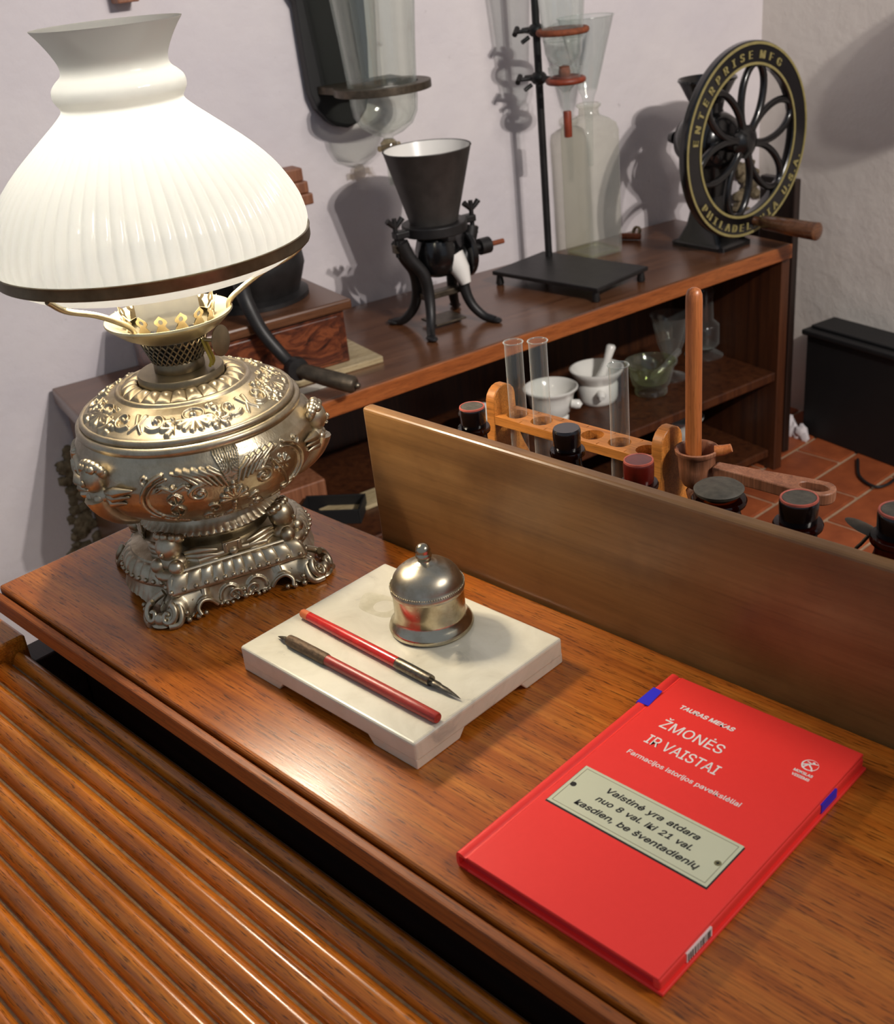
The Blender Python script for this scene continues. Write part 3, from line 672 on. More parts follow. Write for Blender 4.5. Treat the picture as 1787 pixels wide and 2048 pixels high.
# shade carrier ring and arms
mk('shade_ring', lathe([(.1195, .2825), (.1210, .2822), (.1216, .2840), (.1216, .2902), (.1222, .2915), (.1212, .2920), (.1202, .2912), (.1196, .2850), (.116, .2832), (.1195, .2825)], 96), 'brass', LP, 40)
for a0, a1 in ((-66, -72), (53, 47), (173, 167)):
    pts = []
    for rr_, z_, a_ in ((.0478, .2310, a0), (.0490, .2370, a0), (.0560, .2440, (a0*.8+a1*.2)), (.080, .2590, (a0+a1)/2), (.104, .2700, a1), (.1185, .2815, a1)):
        pts.append((rr_*math.cos(rad(a_)), rr_*math.sin(rad(a_)), z_))
    mk('arm', tube(smooth_path(pts, 5), .0023, 10), 'brass_light', LP, 60)
ka = RZ(rad(22))
mk('wick_stem', xf(cyl((.026, 0, .2135), (.0455, 0, .2135), .0014, 10), ka), 'brass_light', LP, 60)
mk('wick_knob', xf(tube([(.0435, 0, .2135), (.0445, 0, .2135), (.0452, 0, .2135), (.0462, 0, .2135)], [.0105, .0125, .0125, .0085], 28), ka), 'brass', LP, 50)
for k, a in enumerate((20, 28)):
    pts = [(.028*math.cos(rad(a)), .028*math.sin(rad(a)), .2140), (.0300*math.cos(rad(a)), .0300*math.sin(rad(a)), .206), (.0315*math.cos(rad(a+3)), .0315*math.sin(rad(a+3)), .196), (.0285*math.cos(rad(a+5)), .0285*math.sin(rad(a+5)), .1905)]
    mk('wire', tube(smooth_path(pts, 4), .0013, 8), 'wire', LP, 60)
# milk-glass shade with ribs
sp = [(.1030, .2722), (.1085, .2755), (.1130, .2795), (.1160, .2835), (.1182, .2880), (.1196, .2935), (.1200, .2995), (.1190, .3060), (.1165, .3145), (.1115, .3250), (.1040, .3370), (.0950, .3480), (.0840, .3590), (.0725, .3690), (.0618, .3780), (.0520, .3862), (.0458, .3922), (.0446, .3955), (.0462, .3985), (.0482, .4020), (.0486, .4060), (.0474, .4100), (.0440, .4138), (.0402, .4170), (.0388, .4205), (.0392, .4250), (.0415, .4305), (.0455, .4375), (.0500, .4440), (.0532, .4480), (.0540, .4493)]
sp = [(p[0], p[2]) for p in smooth_path([(r, 0, z) for r, z in sp], 4)]
NS = 792; ts = np.arange(NS)/NS*2*pi; NR = 66; rows = []
for r, z in sp:
    amp = .0034*np.clip((.386-z)/.05, 0, 1)*np.clip((z-.286)/.010, .0, 1)
    q = np.mod(ts*NR/(2*pi), 1); rib = 1-np.abs(2*q-1)**2.2
    rows.append(np.stack([(r+amp*(rib-.6))*np.cos(ts), (r+amp*(rib-.6))*np.sin(ts), np.full(NS, z)], -1))
mk('shade', grid_mesh(np.array(rows)), 'shade', LP, 180)
bl = mk('bulb', ell((0, 0, .315), (.017, .017, .022), 20, 14), 'bulb', LP, 180)
pt = bpy.data.lights.new('lamp_light', 'POINT'); pt.energy = 13.0; pt.color = (1, .87, .68); pt.shadow_soft_size = .026
po = bpy.data.objects.new('lamp_light', pt); col.objects.link(po); po.parent = LP; po.location = (0, 0, .315)
#==DESKTHINGS==
# ------------------------------------------------------------------ marble slab
MX, MY, MW, MH, MT = .1326, -.0258, .1894, .1510, .0217
mb = thing('marble_slab', 'white veined marble slab on low feet, pens and inkwell on it', 'slab', (MX, MY, 0), .0039)
def marble():
    # underside with shallow arched recesses on all four sides
    t = .0060
    top = box(0, MW, 0, MH, t, MT)
    return top
mk('slab', marble(), 'marble', mb, 0, .0022, bseg=3)
for i, (x0, x1, y0, y1) in enumerate(((0, .043, 0, .041), (MW-.043, MW, 0, .041), (0, .043, MH-.041, MH), (MW-.043, MW, MH-.041, MH))):
    sx = 1 if x0 < .01 else -1; sy = 1 if y0 < .01 else -1
    g = box(x0+.0002, x1-.0002, y0+.0002, y1-.0002, 0, .0085)
    # flare the inner sides so that each foot widens towards the slab
    V = [(x+(sx*.007 if (z > .005 and ((sx > 0 and x > .02) or (sx < 0 and x < MW-.02))) else 0), y+(sy*.007 if (z > .005 and ((sy > 0 and y > .02) or (sy < 0 and y < MH-.02))) else 0), z) for x, y, z in g[0]]
    mk('foot', (V, g[1]), 'marble', mb, 0, .001)
# ring stain left by the pot (flat print on the stone)
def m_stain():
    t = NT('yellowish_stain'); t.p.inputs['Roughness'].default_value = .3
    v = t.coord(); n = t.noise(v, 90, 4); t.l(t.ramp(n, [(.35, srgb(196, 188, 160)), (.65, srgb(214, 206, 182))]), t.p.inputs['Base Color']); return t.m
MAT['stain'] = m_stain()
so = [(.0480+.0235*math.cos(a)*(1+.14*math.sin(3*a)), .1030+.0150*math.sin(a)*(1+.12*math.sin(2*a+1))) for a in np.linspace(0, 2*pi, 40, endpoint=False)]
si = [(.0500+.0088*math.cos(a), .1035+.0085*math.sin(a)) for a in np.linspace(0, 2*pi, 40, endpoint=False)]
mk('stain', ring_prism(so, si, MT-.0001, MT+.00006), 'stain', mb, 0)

# ------------------------------------------------------------------ inkwell
ik = thing('inkwell', 'domed silvery metal inkwell on the marble slab', 'inkwell', (.2312, .0820, MT))
mk('body', lathe([(0, 0), (.0305, 0), (.0318, .0012), (.0322, .0030), (.0312, .0055), (.0292, .0080), (.0276, .0105), (.0270, .0130), (.0268, .0180), (.0268, .0300), (.0268, .0330)], 72), 'nickel', ik, 40)
mk('lid', lathe([(.0268, .0322), (.0276, .0324), (.0279, .0336), (.0279, .0362), (.0272, .0372), (.0266, .0378), (.0262, .0400), (.0248, .0440), (.0222, .0476), (.0186, .0506), (.0146, .0526), (.0105, .0538), (.0096, .0546), (.0085, .0548), (.0062, .0556), (.0050, .0564)], 72), 'nickel_satin', ik, 40)
mk('lid_beading', join(*[ell((.0276*math.cos(a), .0276*math.sin(a), .0374), .0007, 6, 4) for a in np.linspace(0, 2*pi, 96, endpoint=False)]), 'nickel', ik, 60)
mk('finial', lathe([(.0050, .0562), (.0046, .0575), (.0058, .0590), (.0062, .0610), (.0056, .0622), (.0052, .0632), (.0056, .0650), (.0048, .0675), (.0030, .0695), (0, .0702)], 32), 'nickel', ik, 60)

# ------------------------------------------------------------------ dip pens
def pen(name, label, p0, p1, parts, group=None):
    a = Vector(p0); b = Vector(p1); d = b-a; t = thing(name, label, 'pen', (a.x, a.y, MT), math.atan2(d.y, d.x), group); return t, Vector((d.x, d.y)).length
pa, La = pen('dip_pen', 'bright red lacquered dip pen nearest the inkwell', (.1412, .0292), (.3140, .0268), None)
R1 = .0040
mk('handle', tube([(.009, 0, R1), (.05, 0, R1+.0001), (.11, 0, R1+.0003)], [.0036, .0041, .0041], 16), 'pen_red', pa, 60)
mk('handle_end', tube([(0, 0, R1), (.0012, 0, R1), (.0090, 0, R1)], [.0029, .0035, .0037], 16), 'pen_end', pa, 60)
fe = mk('ferrule', tube([(.1095, 0, R1), (.111, 0, R1), (.143, 0, R1), (.1445, 0, R1)], [.0040, .0044, .0042, .0040], 16), 'dark_steel', pa, 50)
def nib(x0, L, w, z, up=1):
    V, F = [], []; n = 12; m = 7
    for i in range(n+1):
        t = i/n; ww = w*(1-.15*t) if t < .3 else w*(.95-.2*(t-.3)/.2 if t < .5 else .75*(1-(t-.5)/.5)**.8+.02)
        if .3 < t < .42: ww = w*.72
        for j in range(m+1):
            a = (j/m-.5)*2.2; V.append((x0+L*t, ww*math.sin(a), z+up*ww*(math.cos(a)-.6)*.9-.0022*t*t))
    for i in range(n):
        for j in range(m): a = i*(m+1)+j; F.append((a, a+m+1, a+m+2, a+1))
    return V, F
mk('nib', nib(.1435, .030, .0036, R1), 'dark_steel', pa, 60)
pb, Lb = pen('dip_pen', 'worn red dip pen with rusty ferrule at the front of the slab', (.3190, .0004), (.1490, -.0012), None)
mk('handle', tube([(.0, 0, R1), (.001, 0, R1), (.0230, 0, R1), (.05, 0, R1), (.115, 0, R1)], [.0034, .0039, .0041, .0041, .0039], 16), 'pen_red_worn', pb, 60)
mk('ferrule', tube([(.112, 0, R1), (.114, 0, R1), (.150, 0, R1), (.1560, 0, R1)], [.0041, .0046, .0045, .0041], 16), 'rust', pb, 60)
mk('nib', nib(.154, .0165, .0034, R1), 'dark_steel', pb, 60)

# ------------------------------------------------------------------ book
BX, BY, BW, BH, BT = .4005, -.0692, .1399, .2150, .0115
bk = thing('book', 'red hardcover book with a cream plate printed on its cover', 'book', (BX, BY, 0), .002)
bk.scale = (1.0125, 1.0125, 1)
ct = .0022
mk('front_cover', box(.009, BW, 0, BH, BT-ct, BT), 'book', bk, 0, .0006)
mk('back_cover', box(.002, BW+.0025, 0, BH, 0, ct), 'book', bk, 0, .0006)
# rounded spine with the joint groove
def spine():
    pts = [(.0085, BT-ct+.0002), (.0085, BT-.0008), (.0070, BT-.0012), (.0058, BT-.0002), (.0030, BT+.0001), (.0012, BT-.0004), (.0002, BT-.0025), (0, BT*.5), (.0002, .0025), (.0012, .0004), (.0085, .0002), (.0085, ct), (.0022, ct+.0006), (.0022, BT-ct-.0006)]
    g = prism(pts, 0, BH); return [(a, z, b) for a, b, z in g[0]], [tuple(reversed(f)) for f in g[1]]
mk('spine', spine(), 'book', bk, 50)
mk('page_block', box(.0025, BW-.0045, .003, BH-.003, ct+.0001, BT-ct-.0001), 'book_dark', bk, 0)
mk('wrap_flap', box(BW-.0042, BW+.0006, .0006, BH-.0006, ct+.0001, BT-ct-.0002), 'book', bk, 0, .0012)
zt = BT+.00010
def qprint(name, pts, mat, z=None, parent=bk, th=.00012):
    z0 = (z if z is not None else BT)-.00004; return mk(name, prism(pts, z0, z0+th), mat, parent, 0)
mk('spine_label', join(prism([(.0004, .1752), (.0095, .1755), (.0075, .1942), (.0004, .1944)], BT-.0002, BT+.00025), box(-.0003, .0006, .1752, .1944, .0022, BT-.001)), 'blue', bk, 0)
mk('edge_label', box(BW-.001, BW+.0011, .1618, .1800, ct+.0003, BT-ct-.0004), 'blue', bk, 0)
bc = [box(BW-.001, BW+.00105, .0236, .0465, ct+.0003, BT-ct-.0004)]
mk('barcode_label', bc[0], 'white_ink', bk, 0)
r5 = random.Random(5); y = .0245; gs = []
while y < .0455:
    w_ = r5.choice((.0004, .0007, .0011)); gs.append(box(BW-.0009, BW+.0012, y, y+w_, ct+.0006, BT-ct-.0012)); y += w_+r5.choice((.0005, .0008, .0011))
mk('barcode_bars', join(*gs), 'black_ink', bk, 0)
text_fit('TAURAS MEKAS', .0268, .0668, .1858, zt, .0074, bk, 'white_ink', 'author_lettering', .00026, .12)
text_fit('ŽMONĖS', .0268, .0720, .1622, zt, .0172, bk, 'white_ink', 'title_lettering', .00010)
text_fit('IR VAISTAI', .0280, .0800, .1440, zt, .0172, bk, 'white_ink', 'title_lettering', .00010)
text_fit('Farmacijos istorijos paveikslėliai', .0258, .1060, .1290, zt, .0074, bk, 'white_ink', 'subtitle_lettering', .00010)
# printed enamel plate
qprint('plate_shadow', [(.0135, .0640), (.1262, .0640), (.1262, .1030), (.0135, .1030)], 'black_ink', BT, bk, .00008)
qprint('plate', [(.0138, .0654), (.1252, .0654), (.1252, .1038), (.0138, .1038)], 'plate', BT, bk, .00014)
x0, x1, y0, y1 = .0160, .1230, .0674, .1018; lw = .00030
mk('plate_border', join(*[box(a, b, c_, d_, BT, BT+.00016) for a, b, c_, d_ in ((x0, x1, y0, y0+lw), (x0, x1, y1-lw, y1), (x0, x0+lw, y0, y1), (x1-lw, x1, y0, y1))]), 'plate_edge', bk, 0)
zp = BT+.00018
text_fit('Vaistinė yra atdara', .0380, .1025, .0918, zp, .0086, bk, 'black_ink', 'plate_lettering', .00016, .2, 1.4)
text_fit('nuo 8 val. iki 21 val.', .0370, .1035, .0825, zp, .0086, bk, 'black_ink', 'plate_lettering', .00016, .2, 1.4)
text_fit('kasdien, be šventadienių', .0285, .1140, .0728, zp, .0086, bk, 'black_ink', 'plate_lettering', .00016, .2, 1.2)
mk('plate_hole', prism(circ(.0020, 18, .0180, .0856), BT, BT+.0002), 'black_ink', bk, 0)
mk('plate_screw', join(prism(circ(.0021, 18, .1205, .0840), BT, BT+.0002), ), 'plate_edge', bk, 0)
mk('screw_cross', join(box(.1193, .1217, .08365, .08435, BT, BT+.00024), box(.12015, .12085, .0828, .0852, BT, BT+.00024)), 'black_ink', bk, 0)
# publisher's mark: ring with a leaping figure and two words
lg = [ring_prism(circ(.0052, 30, .1200, .1862), circ(.0046, 30, .1203, .1865), BT, BT+.00014)]
lg += [xf(tube(p, r_, 5), T(.1200, .1858, BT+.0001)) for p, r_ in (([(-.004, -.001, 0), (-.001, .001, 0), (.0005, .0022, 0)], .0006), ([(.0005, .0022, 0), (.004, .0035, 0)], .0004), ([(-.003, .003, 0), (.0005, .0022, 0)], .0004), ([(-.001, .001, 0), (.002, -.0015, 0), (.0035, -.004, 0)], .0006), ([(-.001, .001, 0), (-.003, -.004, 0)], .0006))]
lg += [prism(circ(.0009, 12, .1210, .1893), BT, BT+.00014)]
mk('publisher_mark', xf(join(*lg), lambda x, y, z: (x, y, min(z, BT+.00016))), 'white_ink', bk, 0)
text_fit('MOKSLAS', .1142, .1262, .1765, zt, .0044, bk, 'white_ink', 'mark_lettering', .00012)
text_fit('VISIEMS', .1150, .1262, .1725, zt, .0044, bk, 'white_ink', 'mark_lettering', .00012)

#==RACK==
# ------------------------------------------------------------------ behind the board: rack, tubes, bottles, mortar
RKY = .300
rk = thing('test_tube_rack', 'light orange wooden test tube rack behind the tall board', 'rack', (.108, RKY, 0))
RL = .190
def endpanel(x0):
    # outline in (y,z): rounded top, narrow neck, wide foot
    pts = [(-.036, 0), (-.036, .008), (-.0345, .024), (-.0300, .040), (-.0225, .054), (-.0175, .066), (-.0150, .080), (-.0145, .100)]
    pts += [(-.0145*math.cos(a), .1045+.0135*math.sin(a)) for a in np.linspace(.1, pi-.1, 9)]
    pts += [(.0145, .100), (.0150, .080), (.0175, .066), (.0225, .054), (.0300, .040), (.0345, .024), (.036, .008), (.036, 0)]
    g = prism(pts, x0, x0+.010); return [(z, a, b) for a, b, z in g[0]], [tuple(reversed(f)) for f in g[1]]
mk('end_panel', endpanel(0), 'rack', rk, 40, .001); mk('end_panel', endpanel(RL-.010), 'rack', rk, 40, .001)
def holed_bar(z0, z1, x0, x1, hw, xs, r):
    # one bar cut into cells, each with a round hole
    gs = []; n = 24; xb = [x0]+[(a+b)/2 for a, b in zip(xs, xs[1:])]+[x1]
    for xc, a, b in zip(xs, xb, xb[1:]):
        out = []
        for i in range(n):
            an = 2*pi*i/n; c, s = math.cos(an), math.sin(an); k = min(((b-xc) if c > 0 else (xc-a))/max(1e-9, abs(c)), hw/max(1e-9, abs(s))); out.append((xc+c*k, s*k))
        gs.append(ring_prism(out, circ(r, n, xc, 0), z0, z1))
    return join(*gs, box(x0, x1, -hw-.0012, -hw, z0, z1), box(x0, x1, hw, hw+.0012, z0, z1))
TX = [.0245+.0283*i for i in range(6)]
mk('holed_bar', holed_bar(.084, .092, .0101, RL-.0101, .0135, TX, .0098), 'rack', rk, 0)
mk('lower_bar', box(.0101, RL-.0101, -.0145, .0145, .010, .018), 'rack', rk, 0, .001)
for i, (k, zt_, lab) in enumerate(((0, .160, 'glass test tube at the left end of the wooden rack'), (1, .166, 'glass test tube second from the left in the wooden rack'), (4, .160, 'glass test tube at the right of the rack, standing by itself'))):
    t = thing('test_tube', lab, 'test tube', (.108+TX[k], RKY+.001, .0183), 0, 'test tubes in the rack')
    h = zt_-.0183
    mk('rim', tube([(.0086*math.cos(a), .0086*math.sin(a), h) for a in np.linspace(0, 2*pi, 28, endpoint=False)], .0006, 6, True), 'glass_rim', t, 60)
    mk('tube', lathe([(0, 0), (.004, .0008), (.0066, .003), (.0079, .007), (.0080, .011), (.0080, h-.002), (.0087, h-.0008), (.0090, h), (.0086, h+.0005), (.0078, h-.0005)], 32), 'glass', t, 60)
bots = [('b', .147, .229, .1225, .0108, 'cap_black', 'cap_rim', 'amber bottle with worn red-rimmed black cap, left of the tube rack'),
        ('b', .248, .230, .1260, .0108, 'cap_black', None, 'amber bottle with plain black cap in front of the tube rack'),
        ('b', .317, .229, .1165, .0112, 'cap_red', 'cap_rim', 'amber bottle with shiny dark red cap by the rack end'),
        ('w', .386, .229, .1140, .0150, 'cap_black', None, 'amber bottle with wide flat dusty grey stopper'),
        ('b', .4465, .231, .1210, .0128, 'cap_black', 'cap_rim', 'amber bottle with chipped red-topped black cap before the hooked handle'),
        ('b', .5155, .229, .1330, .0128, 'cap_black', 'cap_rim', 'amber bottle cut off by the right picture edge')]
for kind, x, y, zt_, r, cm, rim, lab in bots:
    zt_ += .006
    t = thing('medicine_bottle', lab, 'bottle', (x, y, 0), 0, 'amber bottles behind the board'); ch = .018 if kind == 'b' else .009
    zl = zt_-ch; R_ = r*1.75
    mk('bottle', lathe([(0, .001), (R_*.9, 0), (R_, .003), (R_, zl-.034), (R_*.93, zl-.028), (r*1.12, zl-.017), (r*1.02, zl-.012), (r*1.02, zl-.0055), (r*1.28, zl-.0045), (r*1.32, zl-.002), (r*1.25, zl), (r*.9, zl+.0003)], 36), 'amber', t, 50)
    if kind == 'b':
        c = mk('cap', lathe([(r*.95, zl+.0002), (r*1.0, zl+.001), (r*1.03, zt_-.003), (r*1.0, zt_-.0012), (r*.94, zt_), (0, zt_)], 32), cm, t, 40)
        if rim:
            mk('cap_rim', lathe([(r*1.0, zt_-.0011), (r*.985, zt_+.0003), (r*.90, zt_+.0005), (r*.88, zt_+.0001)], 32), rim, c, 60)
            mk('cap_top', lathe([(0, zt_+.0003), (r*.86, zt_+.0002)], 24), 'cap_top' if cm != 'cap_red' else 'cap_red', c, 60)
    else:
        c = mk('stopper', lathe([(r*.7, zl), (r*.8, zl+.003), (r*1.12, zl+.0045), (r*1.18, zt_-.002), (r*1.05, zt_-.0004), (0, zt_+.0003)], 32), 'cap_top', t, 50)
# small metal scoop beside the last bottle
s_ = thing('metal_scoop', 'small dark metal scoop with bent wire, beside the rightmost bottle', 'scoop', (.491, .229, 0))
mk('stem', tube(smooth_path([(-.004, 0, 0), (-.004, 0, .07), (-.003, 0, .098), (.002, 0, .108), (.007, .002, .1165)], 5), .0012, 8), 'worn_iron', s_, 60)
mk('blade', xf(ell((0, 0, 0), (.014, .006, .0016), 18, 8), T(.002, .002, .118) @ RY(.25)), 'worn_iron', s_, 60)
# wooden mortar with flat hooked handle and tall pestle
mo = thing('wooden_mortar', 'small brown wooden mortar with long flat hooked handle behind the rack end', 'mortar', (.3190, .303, 0))
CK = .86
mk('cup', lathe([(r*CK, .105+(z-.105)*1.0) for r, z in [(0, .069), (.006, .0695), (.0125, .073), (.0158, .079), (.0168, .088), (.0175, .099), (.0198, .1005), (.0202, .1035), (.0188, .1042), (.0165, .1025), (.0150, .090), (.0100, .079), (0, .0755)]], 40), 'mortar_wood', mo, 50)
mk('stem', lathe([(.022, 0), (.022, .004), (.012, .010), (.0062, .024), (.0058, .055), (.0085, .066), (.0062, .0695)], 28, True), 'mortar_wood', mo, 50)
mk('spout', xf(tube([(0, 0, 0), (.007, 0, .001), (.0125, 0, .003)], [.0045, .0042, .0034], 12), T(.0140, .004, .1030) @ RZ(.5)), 'pestle_wood', mo, 50)
def handle():
    o = [(.010, -.0055), (.040, -.0075), (.075, -.0105), (.092, -.0118)]; oo = o+[(.1085+.0125*math.cos(a), .0125*math.sin(a)) for a in np.linspace(-1.75, 1.75, 11)]+[(x, -y) for x, y in reversed(o)]
    n = len(oo); cx = .1020; inner = []
    for x, y in oo:
        a = math.atan2(y, x-cx); inner.append((cx+.0125*math.cos(a)*1.05, .0074*math.sin(a)))
    return ring_prism(oo, inner, -.0042, .0042)
mk('handle', xf(handle(), T(.0075, -.001, .0890) @ RZ(rad(9)) @ RY(rad(2)) @ Matrix.Diagonal((.86, .95, 1.15, 1))), 'mortar_wood', mo, 40, .0012)
ps = tag(mk('wooden_pestle', lathe([(0, 0), (.0048, .0005), (.0062, .003), (.0064, .01), (.0064, .1465), (.0061, .1515), (.0048, .1550), (.0026, .1565), (0, .1570)], 28), 'pestle_wood', None, 60, loc=(.3160, .303, .0765)), 'tall straight round-topped wooden pestle standing in the wooden mortar', 'pestle')
#==SHELFTHINGS==
# ------------------------------------------------------------------ things on the shelf unit (local x = away from the wall, y = along it)
def sthing(name, label, cat, s, d, z=ZT, da=0, group=None): return thing(name, label, cat, sw(s, d, z), WR+da, group)
# iron drug mill on a burl-veneered drawer box
dm = sthing('drug_mill', 'dark iron crank mill on a burl-veneered drawer box behind the lamp', 'mill', .29, .20)
mk('plinth', box(-.13, .140, -.185, .205, 0, .012), 'pale_wood', dm, 0, .002)
mk('box', box(-.12, .118, -.165, .150, .0122, .109), 'burl', dm, 0, .003)
mk('drawer', box(.1182, .123, -.150, .135, .020, .102), 'burl', dm, 0, .002)
mk('lid', box(-.128, .130, -.172, .163, .1092, .128), 'shelf', dm, 0, .004)
mk('drum', lathe([(.100, .1282), (.100, .136), (.085, .141), (.092, .160), (.100, .185), (.098, .208), (.080, .234), (.050, .250), (.036, .258), (0, .260)], 40, True), 'iron', dm, 50, loc=(-.015, .040, 0))
mk('hopper_rim', lathe([(.036, .2582), (.044, .272), (.062, .294), (.065, .298), (.061, .298), (.034, .262)], 36), 'iron', dm, 50, loc=(-.015, .040, 0))
arm_pts = [(.050, -.02, .205), (.095, -.022, .200), (.125, -.028, .170), (.145, -.018, .120), (.168, .000, .080), (.190, .012, .058)]
mk('crank', tube(smooth_path(arm_pts, 6), [.015-.005*i/30 for i in range(31)], 12), 'iron', dm, 60)
mk('crank_boss', xf(lathe([(0, -.012), (.019, -.010), (.021, 0), (.019, .010), (0, .012)], 24), T(.192, .014, .055) @ RY(pi/2)), 'iron', dm, 60)
mk('crank_handle', tube([(.192, .012, .053), (.205, .022, .051), (.236, .045, .042), (.274, .075, .031), (.278, .078, .030)], [.009, .013, .0145, .0150, .011], 18), 'worn_iron', dm, 50)
mk('handle_bolt', ell((.280, .080, .0295), (.006, .006, .006), 10, 6), 'dark_steel', dm, 50)
tag(mk('paper_card', box(-.012, .012, -.045, .045, 0, .002), 'paper', None, 0, loc=sw(.335, .362, ZT+.0002), rot=(0, 0, WR)), 'white card strip on the shelf under the mill crank', 'card')
# stepped wooden console on the wall
wc_ = thing('wall_console', 'small stepped brown wooden wall bracket half hidden by the lamp shade', 'bracket', sw(.505, 0, 0), WR)
for i, (a, z0, z1) in enumerate(((.026, .075, .100), (.032, .052, .0745), (.037, .030, .0515))): mk('step', box(-.012, .030+.004*i, -.05, a, z0, z1), 'mortar_wood', wc_, 0, .003)
pg = thing('wall_peg', 'small reddish-brown wooden block on the wall above the lamp', 'block', sw(.266, 0, .42), WR)
mk('block', box(-.018, .02, -.019, .019, 0, .05), 'mortar_wood', pg, 0, .002); mk('cap', box(-.018, .023, -.022, .022, .0502, .058), 'mortar_wood', pg, 0, .002)

# hopper mill with conical black hopper
hm = sthing('hopper_mill', 'black iron mill with conical hopper and clawed legs on the shelf', 'mill', .690, .235)
hp = mk('hopper', lathe([(.0445, .2000), (.0455, .2000), (.0810, .3320), (.0822, .3330), (.0815, .3345), (.0796, .3330), (.0440, .2030)], 48), 'grey_metal', hm, 50)
mk('lining', lathe([(.0432, .206), (.0786, .3336)], 48), 'white_enamel', hp, 60)
mk('frame_ring', ring_prism(circ(.062, 40), circ(.043, 40), .180, .1995), 'iron', hm, 40, .002)
mk('crossbar', box(-.011, .011, -.088, .088, .183, .197), 'iron', hm, 0, .003)
mk('crossbar', box(-.060, .060, -.009, .009, .170, .1825), 'iron', hm, 0, .003)
for s in (-1, 1):
    sc_ = mk('wing_screw', tube([(0, s*.084, .150), (0, s*.084, .222)], .0045, 10), 'iron', hm, 60)
    for q in (-1, 1): mk('wing', tube([(0, s*.084, .203), (.002, s*.084+q*.008, .212), (.002, s*.084+q*.016, .220)], [.003, .005, .006], 8), 'iron', sc_, 60)
    mk('nut', xf(lathe([(0, -.007), (.010, -.007), (.010, .007), (0, .007)], 6), T(0, s*.084, .166)), 'worn_iron', hm, 20)
    for q in (-1, 1):
        leg = smooth_path([(q*.006, s*.078, .176), (q*.010, s*.066, .145), (q*.018, s*.044, .110), (q*.022, s*.040, .070), (q*.032, s*.046, .036), (q*.050, s*.060, .012), (q*.072, s*.072, .005)], 5)
        mk('leg', tube(leg, [.014-.0065*i/(len(leg)-1) for i in range(len(leg))], 10), 'iron', hm, 60)
        mk('foot', xf(ell((0, 0, 0), (.016, .010, .005), 14, 6), T(q*.074, s*.073, .0052)), 'iron', hm, 60)
mk('grinding_chamber', lathe([(0, .095), (.022, .098), (.036, .110), (.041, .128), (.041, .150), (.036, .168), (.030, .170)], 32), 'enamel', hm, 50)
mk('outlet', tube([(.018, .022, .130), (.032, .030, .105), (.040, .034, .080)], [.024, .018, .010], 14), 'white_enamel', hm, 50)
mk('gear_wheel', xf(lathe([(0, -.006), (.044, -.006), (.046, -.004), (.046, .004), (.044, .006), (0, .006)], 28), T(.002, .058, .128) @ RX(pi/2)), 'enamel', hm, 40)
mk('cross_tie', box(-.012, .012, -.042, .042, .056, .068), 'worn_iron', hm, 0, .002)
mk('tray', box(-.030, .030, -.034, .034, .008, .012), 'worn_iron', hm, 0, .001)
mk('shaft', tube([(0, .035, .130), (0, .095, .130), (0, .0955, .130), (0, .118, .130), (0, .120, .130)], [.007, .007, .016, .016, .012], 14), 'iron', hm, 50)
mk('shaft_pin', cyl((0, .120, .130), (0, .152, .130), .005, 10), 'cork', hm, 50)

# retort stand
RSA = rad(13.6)
rs_ = sthing('retort_stand', 'black iron retort stand with tall rod and two clamp rings', 'stand', 1.014, .214, ZT, RSA)
mk('base', box(-.140, .140, -.085, .085, .022, .031), 'iron', rs_, 0, .002)
for x in (-.128, .128):
    for y in (-.075, .075): mk('foot', lathe([(.007, 0), (.009, .004), (.006, .0219)], 14, True, True), 'iron', rs_, 40, loc=(x, y, 0))
def in_stand(s, d): # wall coordinates -> local of the stand
    v = Vector((d-.214, s-1.014)); a = -RSA; return (v.x*math.cos(a)-v.y*math.sin(a), v.x*math.sin(a)+v.y*math.cos(a))
rx, ry = in_stand(1.047, .100)
mk('rod', cyl((rx, ry, .031), (rx, ry, .72), .0078, 16), 'iron', rs_, 60)
def clamp(z, L, r, mat, name):
    vx, vy = in_stand(1.047+.01, .100+1); dx, dy = vx-rx, vy-ry; n_ = math.hypot(dx, dy); dx /= n_; dy /= n_; px, py = -dy, dx
    P = lambda a, b, c=0: (rx+dx*a+px*b, ry+dy*a+py*b, z+c)
    c = mk(name, join(ell(P(0, 0), (.017, .017, .014), 14, 8), tube([P(-.035, -.008), P(-.015, -.004), P(.02, 0), P(L-r, 0)], [.005, .007, .006, .0045], 10)), 'iron', rs_, 60)
    mk('thumb_screw', join(tube([P(-.010, -.012), P(-.022, -.034)], .004, 8), tube([P(-.028, -.026, .006), P(-.016, -.042, -.004)], .0055, 8), tube([P(-.01, -.012, -.012), P(-.012, -.028, -.020)], .0045, 8)), 'iron', c, 60)
    mk('ring', tube([P(L+r*math.cos(a), r*math.sin(a)) for a in np.linspace(0, 2*pi, 32, endpoint=False)], .0062, 10, True), mat, c, 60)
    return P(L, 0)
z1, z2 = .281-ZT, .191-ZT
c1 = clamp(z1, .085, .046, 'cork', 'upper_clamp'); c2 = clamp(z2, .088, .034, 'copper_red', 'lower_clamp')
def to_world(o, p): return Matrix.LocRotScale(Vector(o.location), o.rotation_euler, None) @ Vector(p)
p1 = to_world(rs_, c1); p2 = to_world(rs_, c2)
g1 = thing('glass_percolator', 'tapered clear glass percolator held in the upper stand ring', 'percolator', (p1.x, p1.y, .205))
mk('vessel', lathe([(.0090, 0), (.0095, .010), (.018, .016), (.030, .024), (.0355, .036), (.0375, .060), (.0395, .075), (.052, .22), (.060, .32), (.062, .322), (.058, .32), (.0375, .075), (.0335, .038), (.028, .026), (.0075, .014), (.0070, 0)], 40), 'glass', g1, 60)
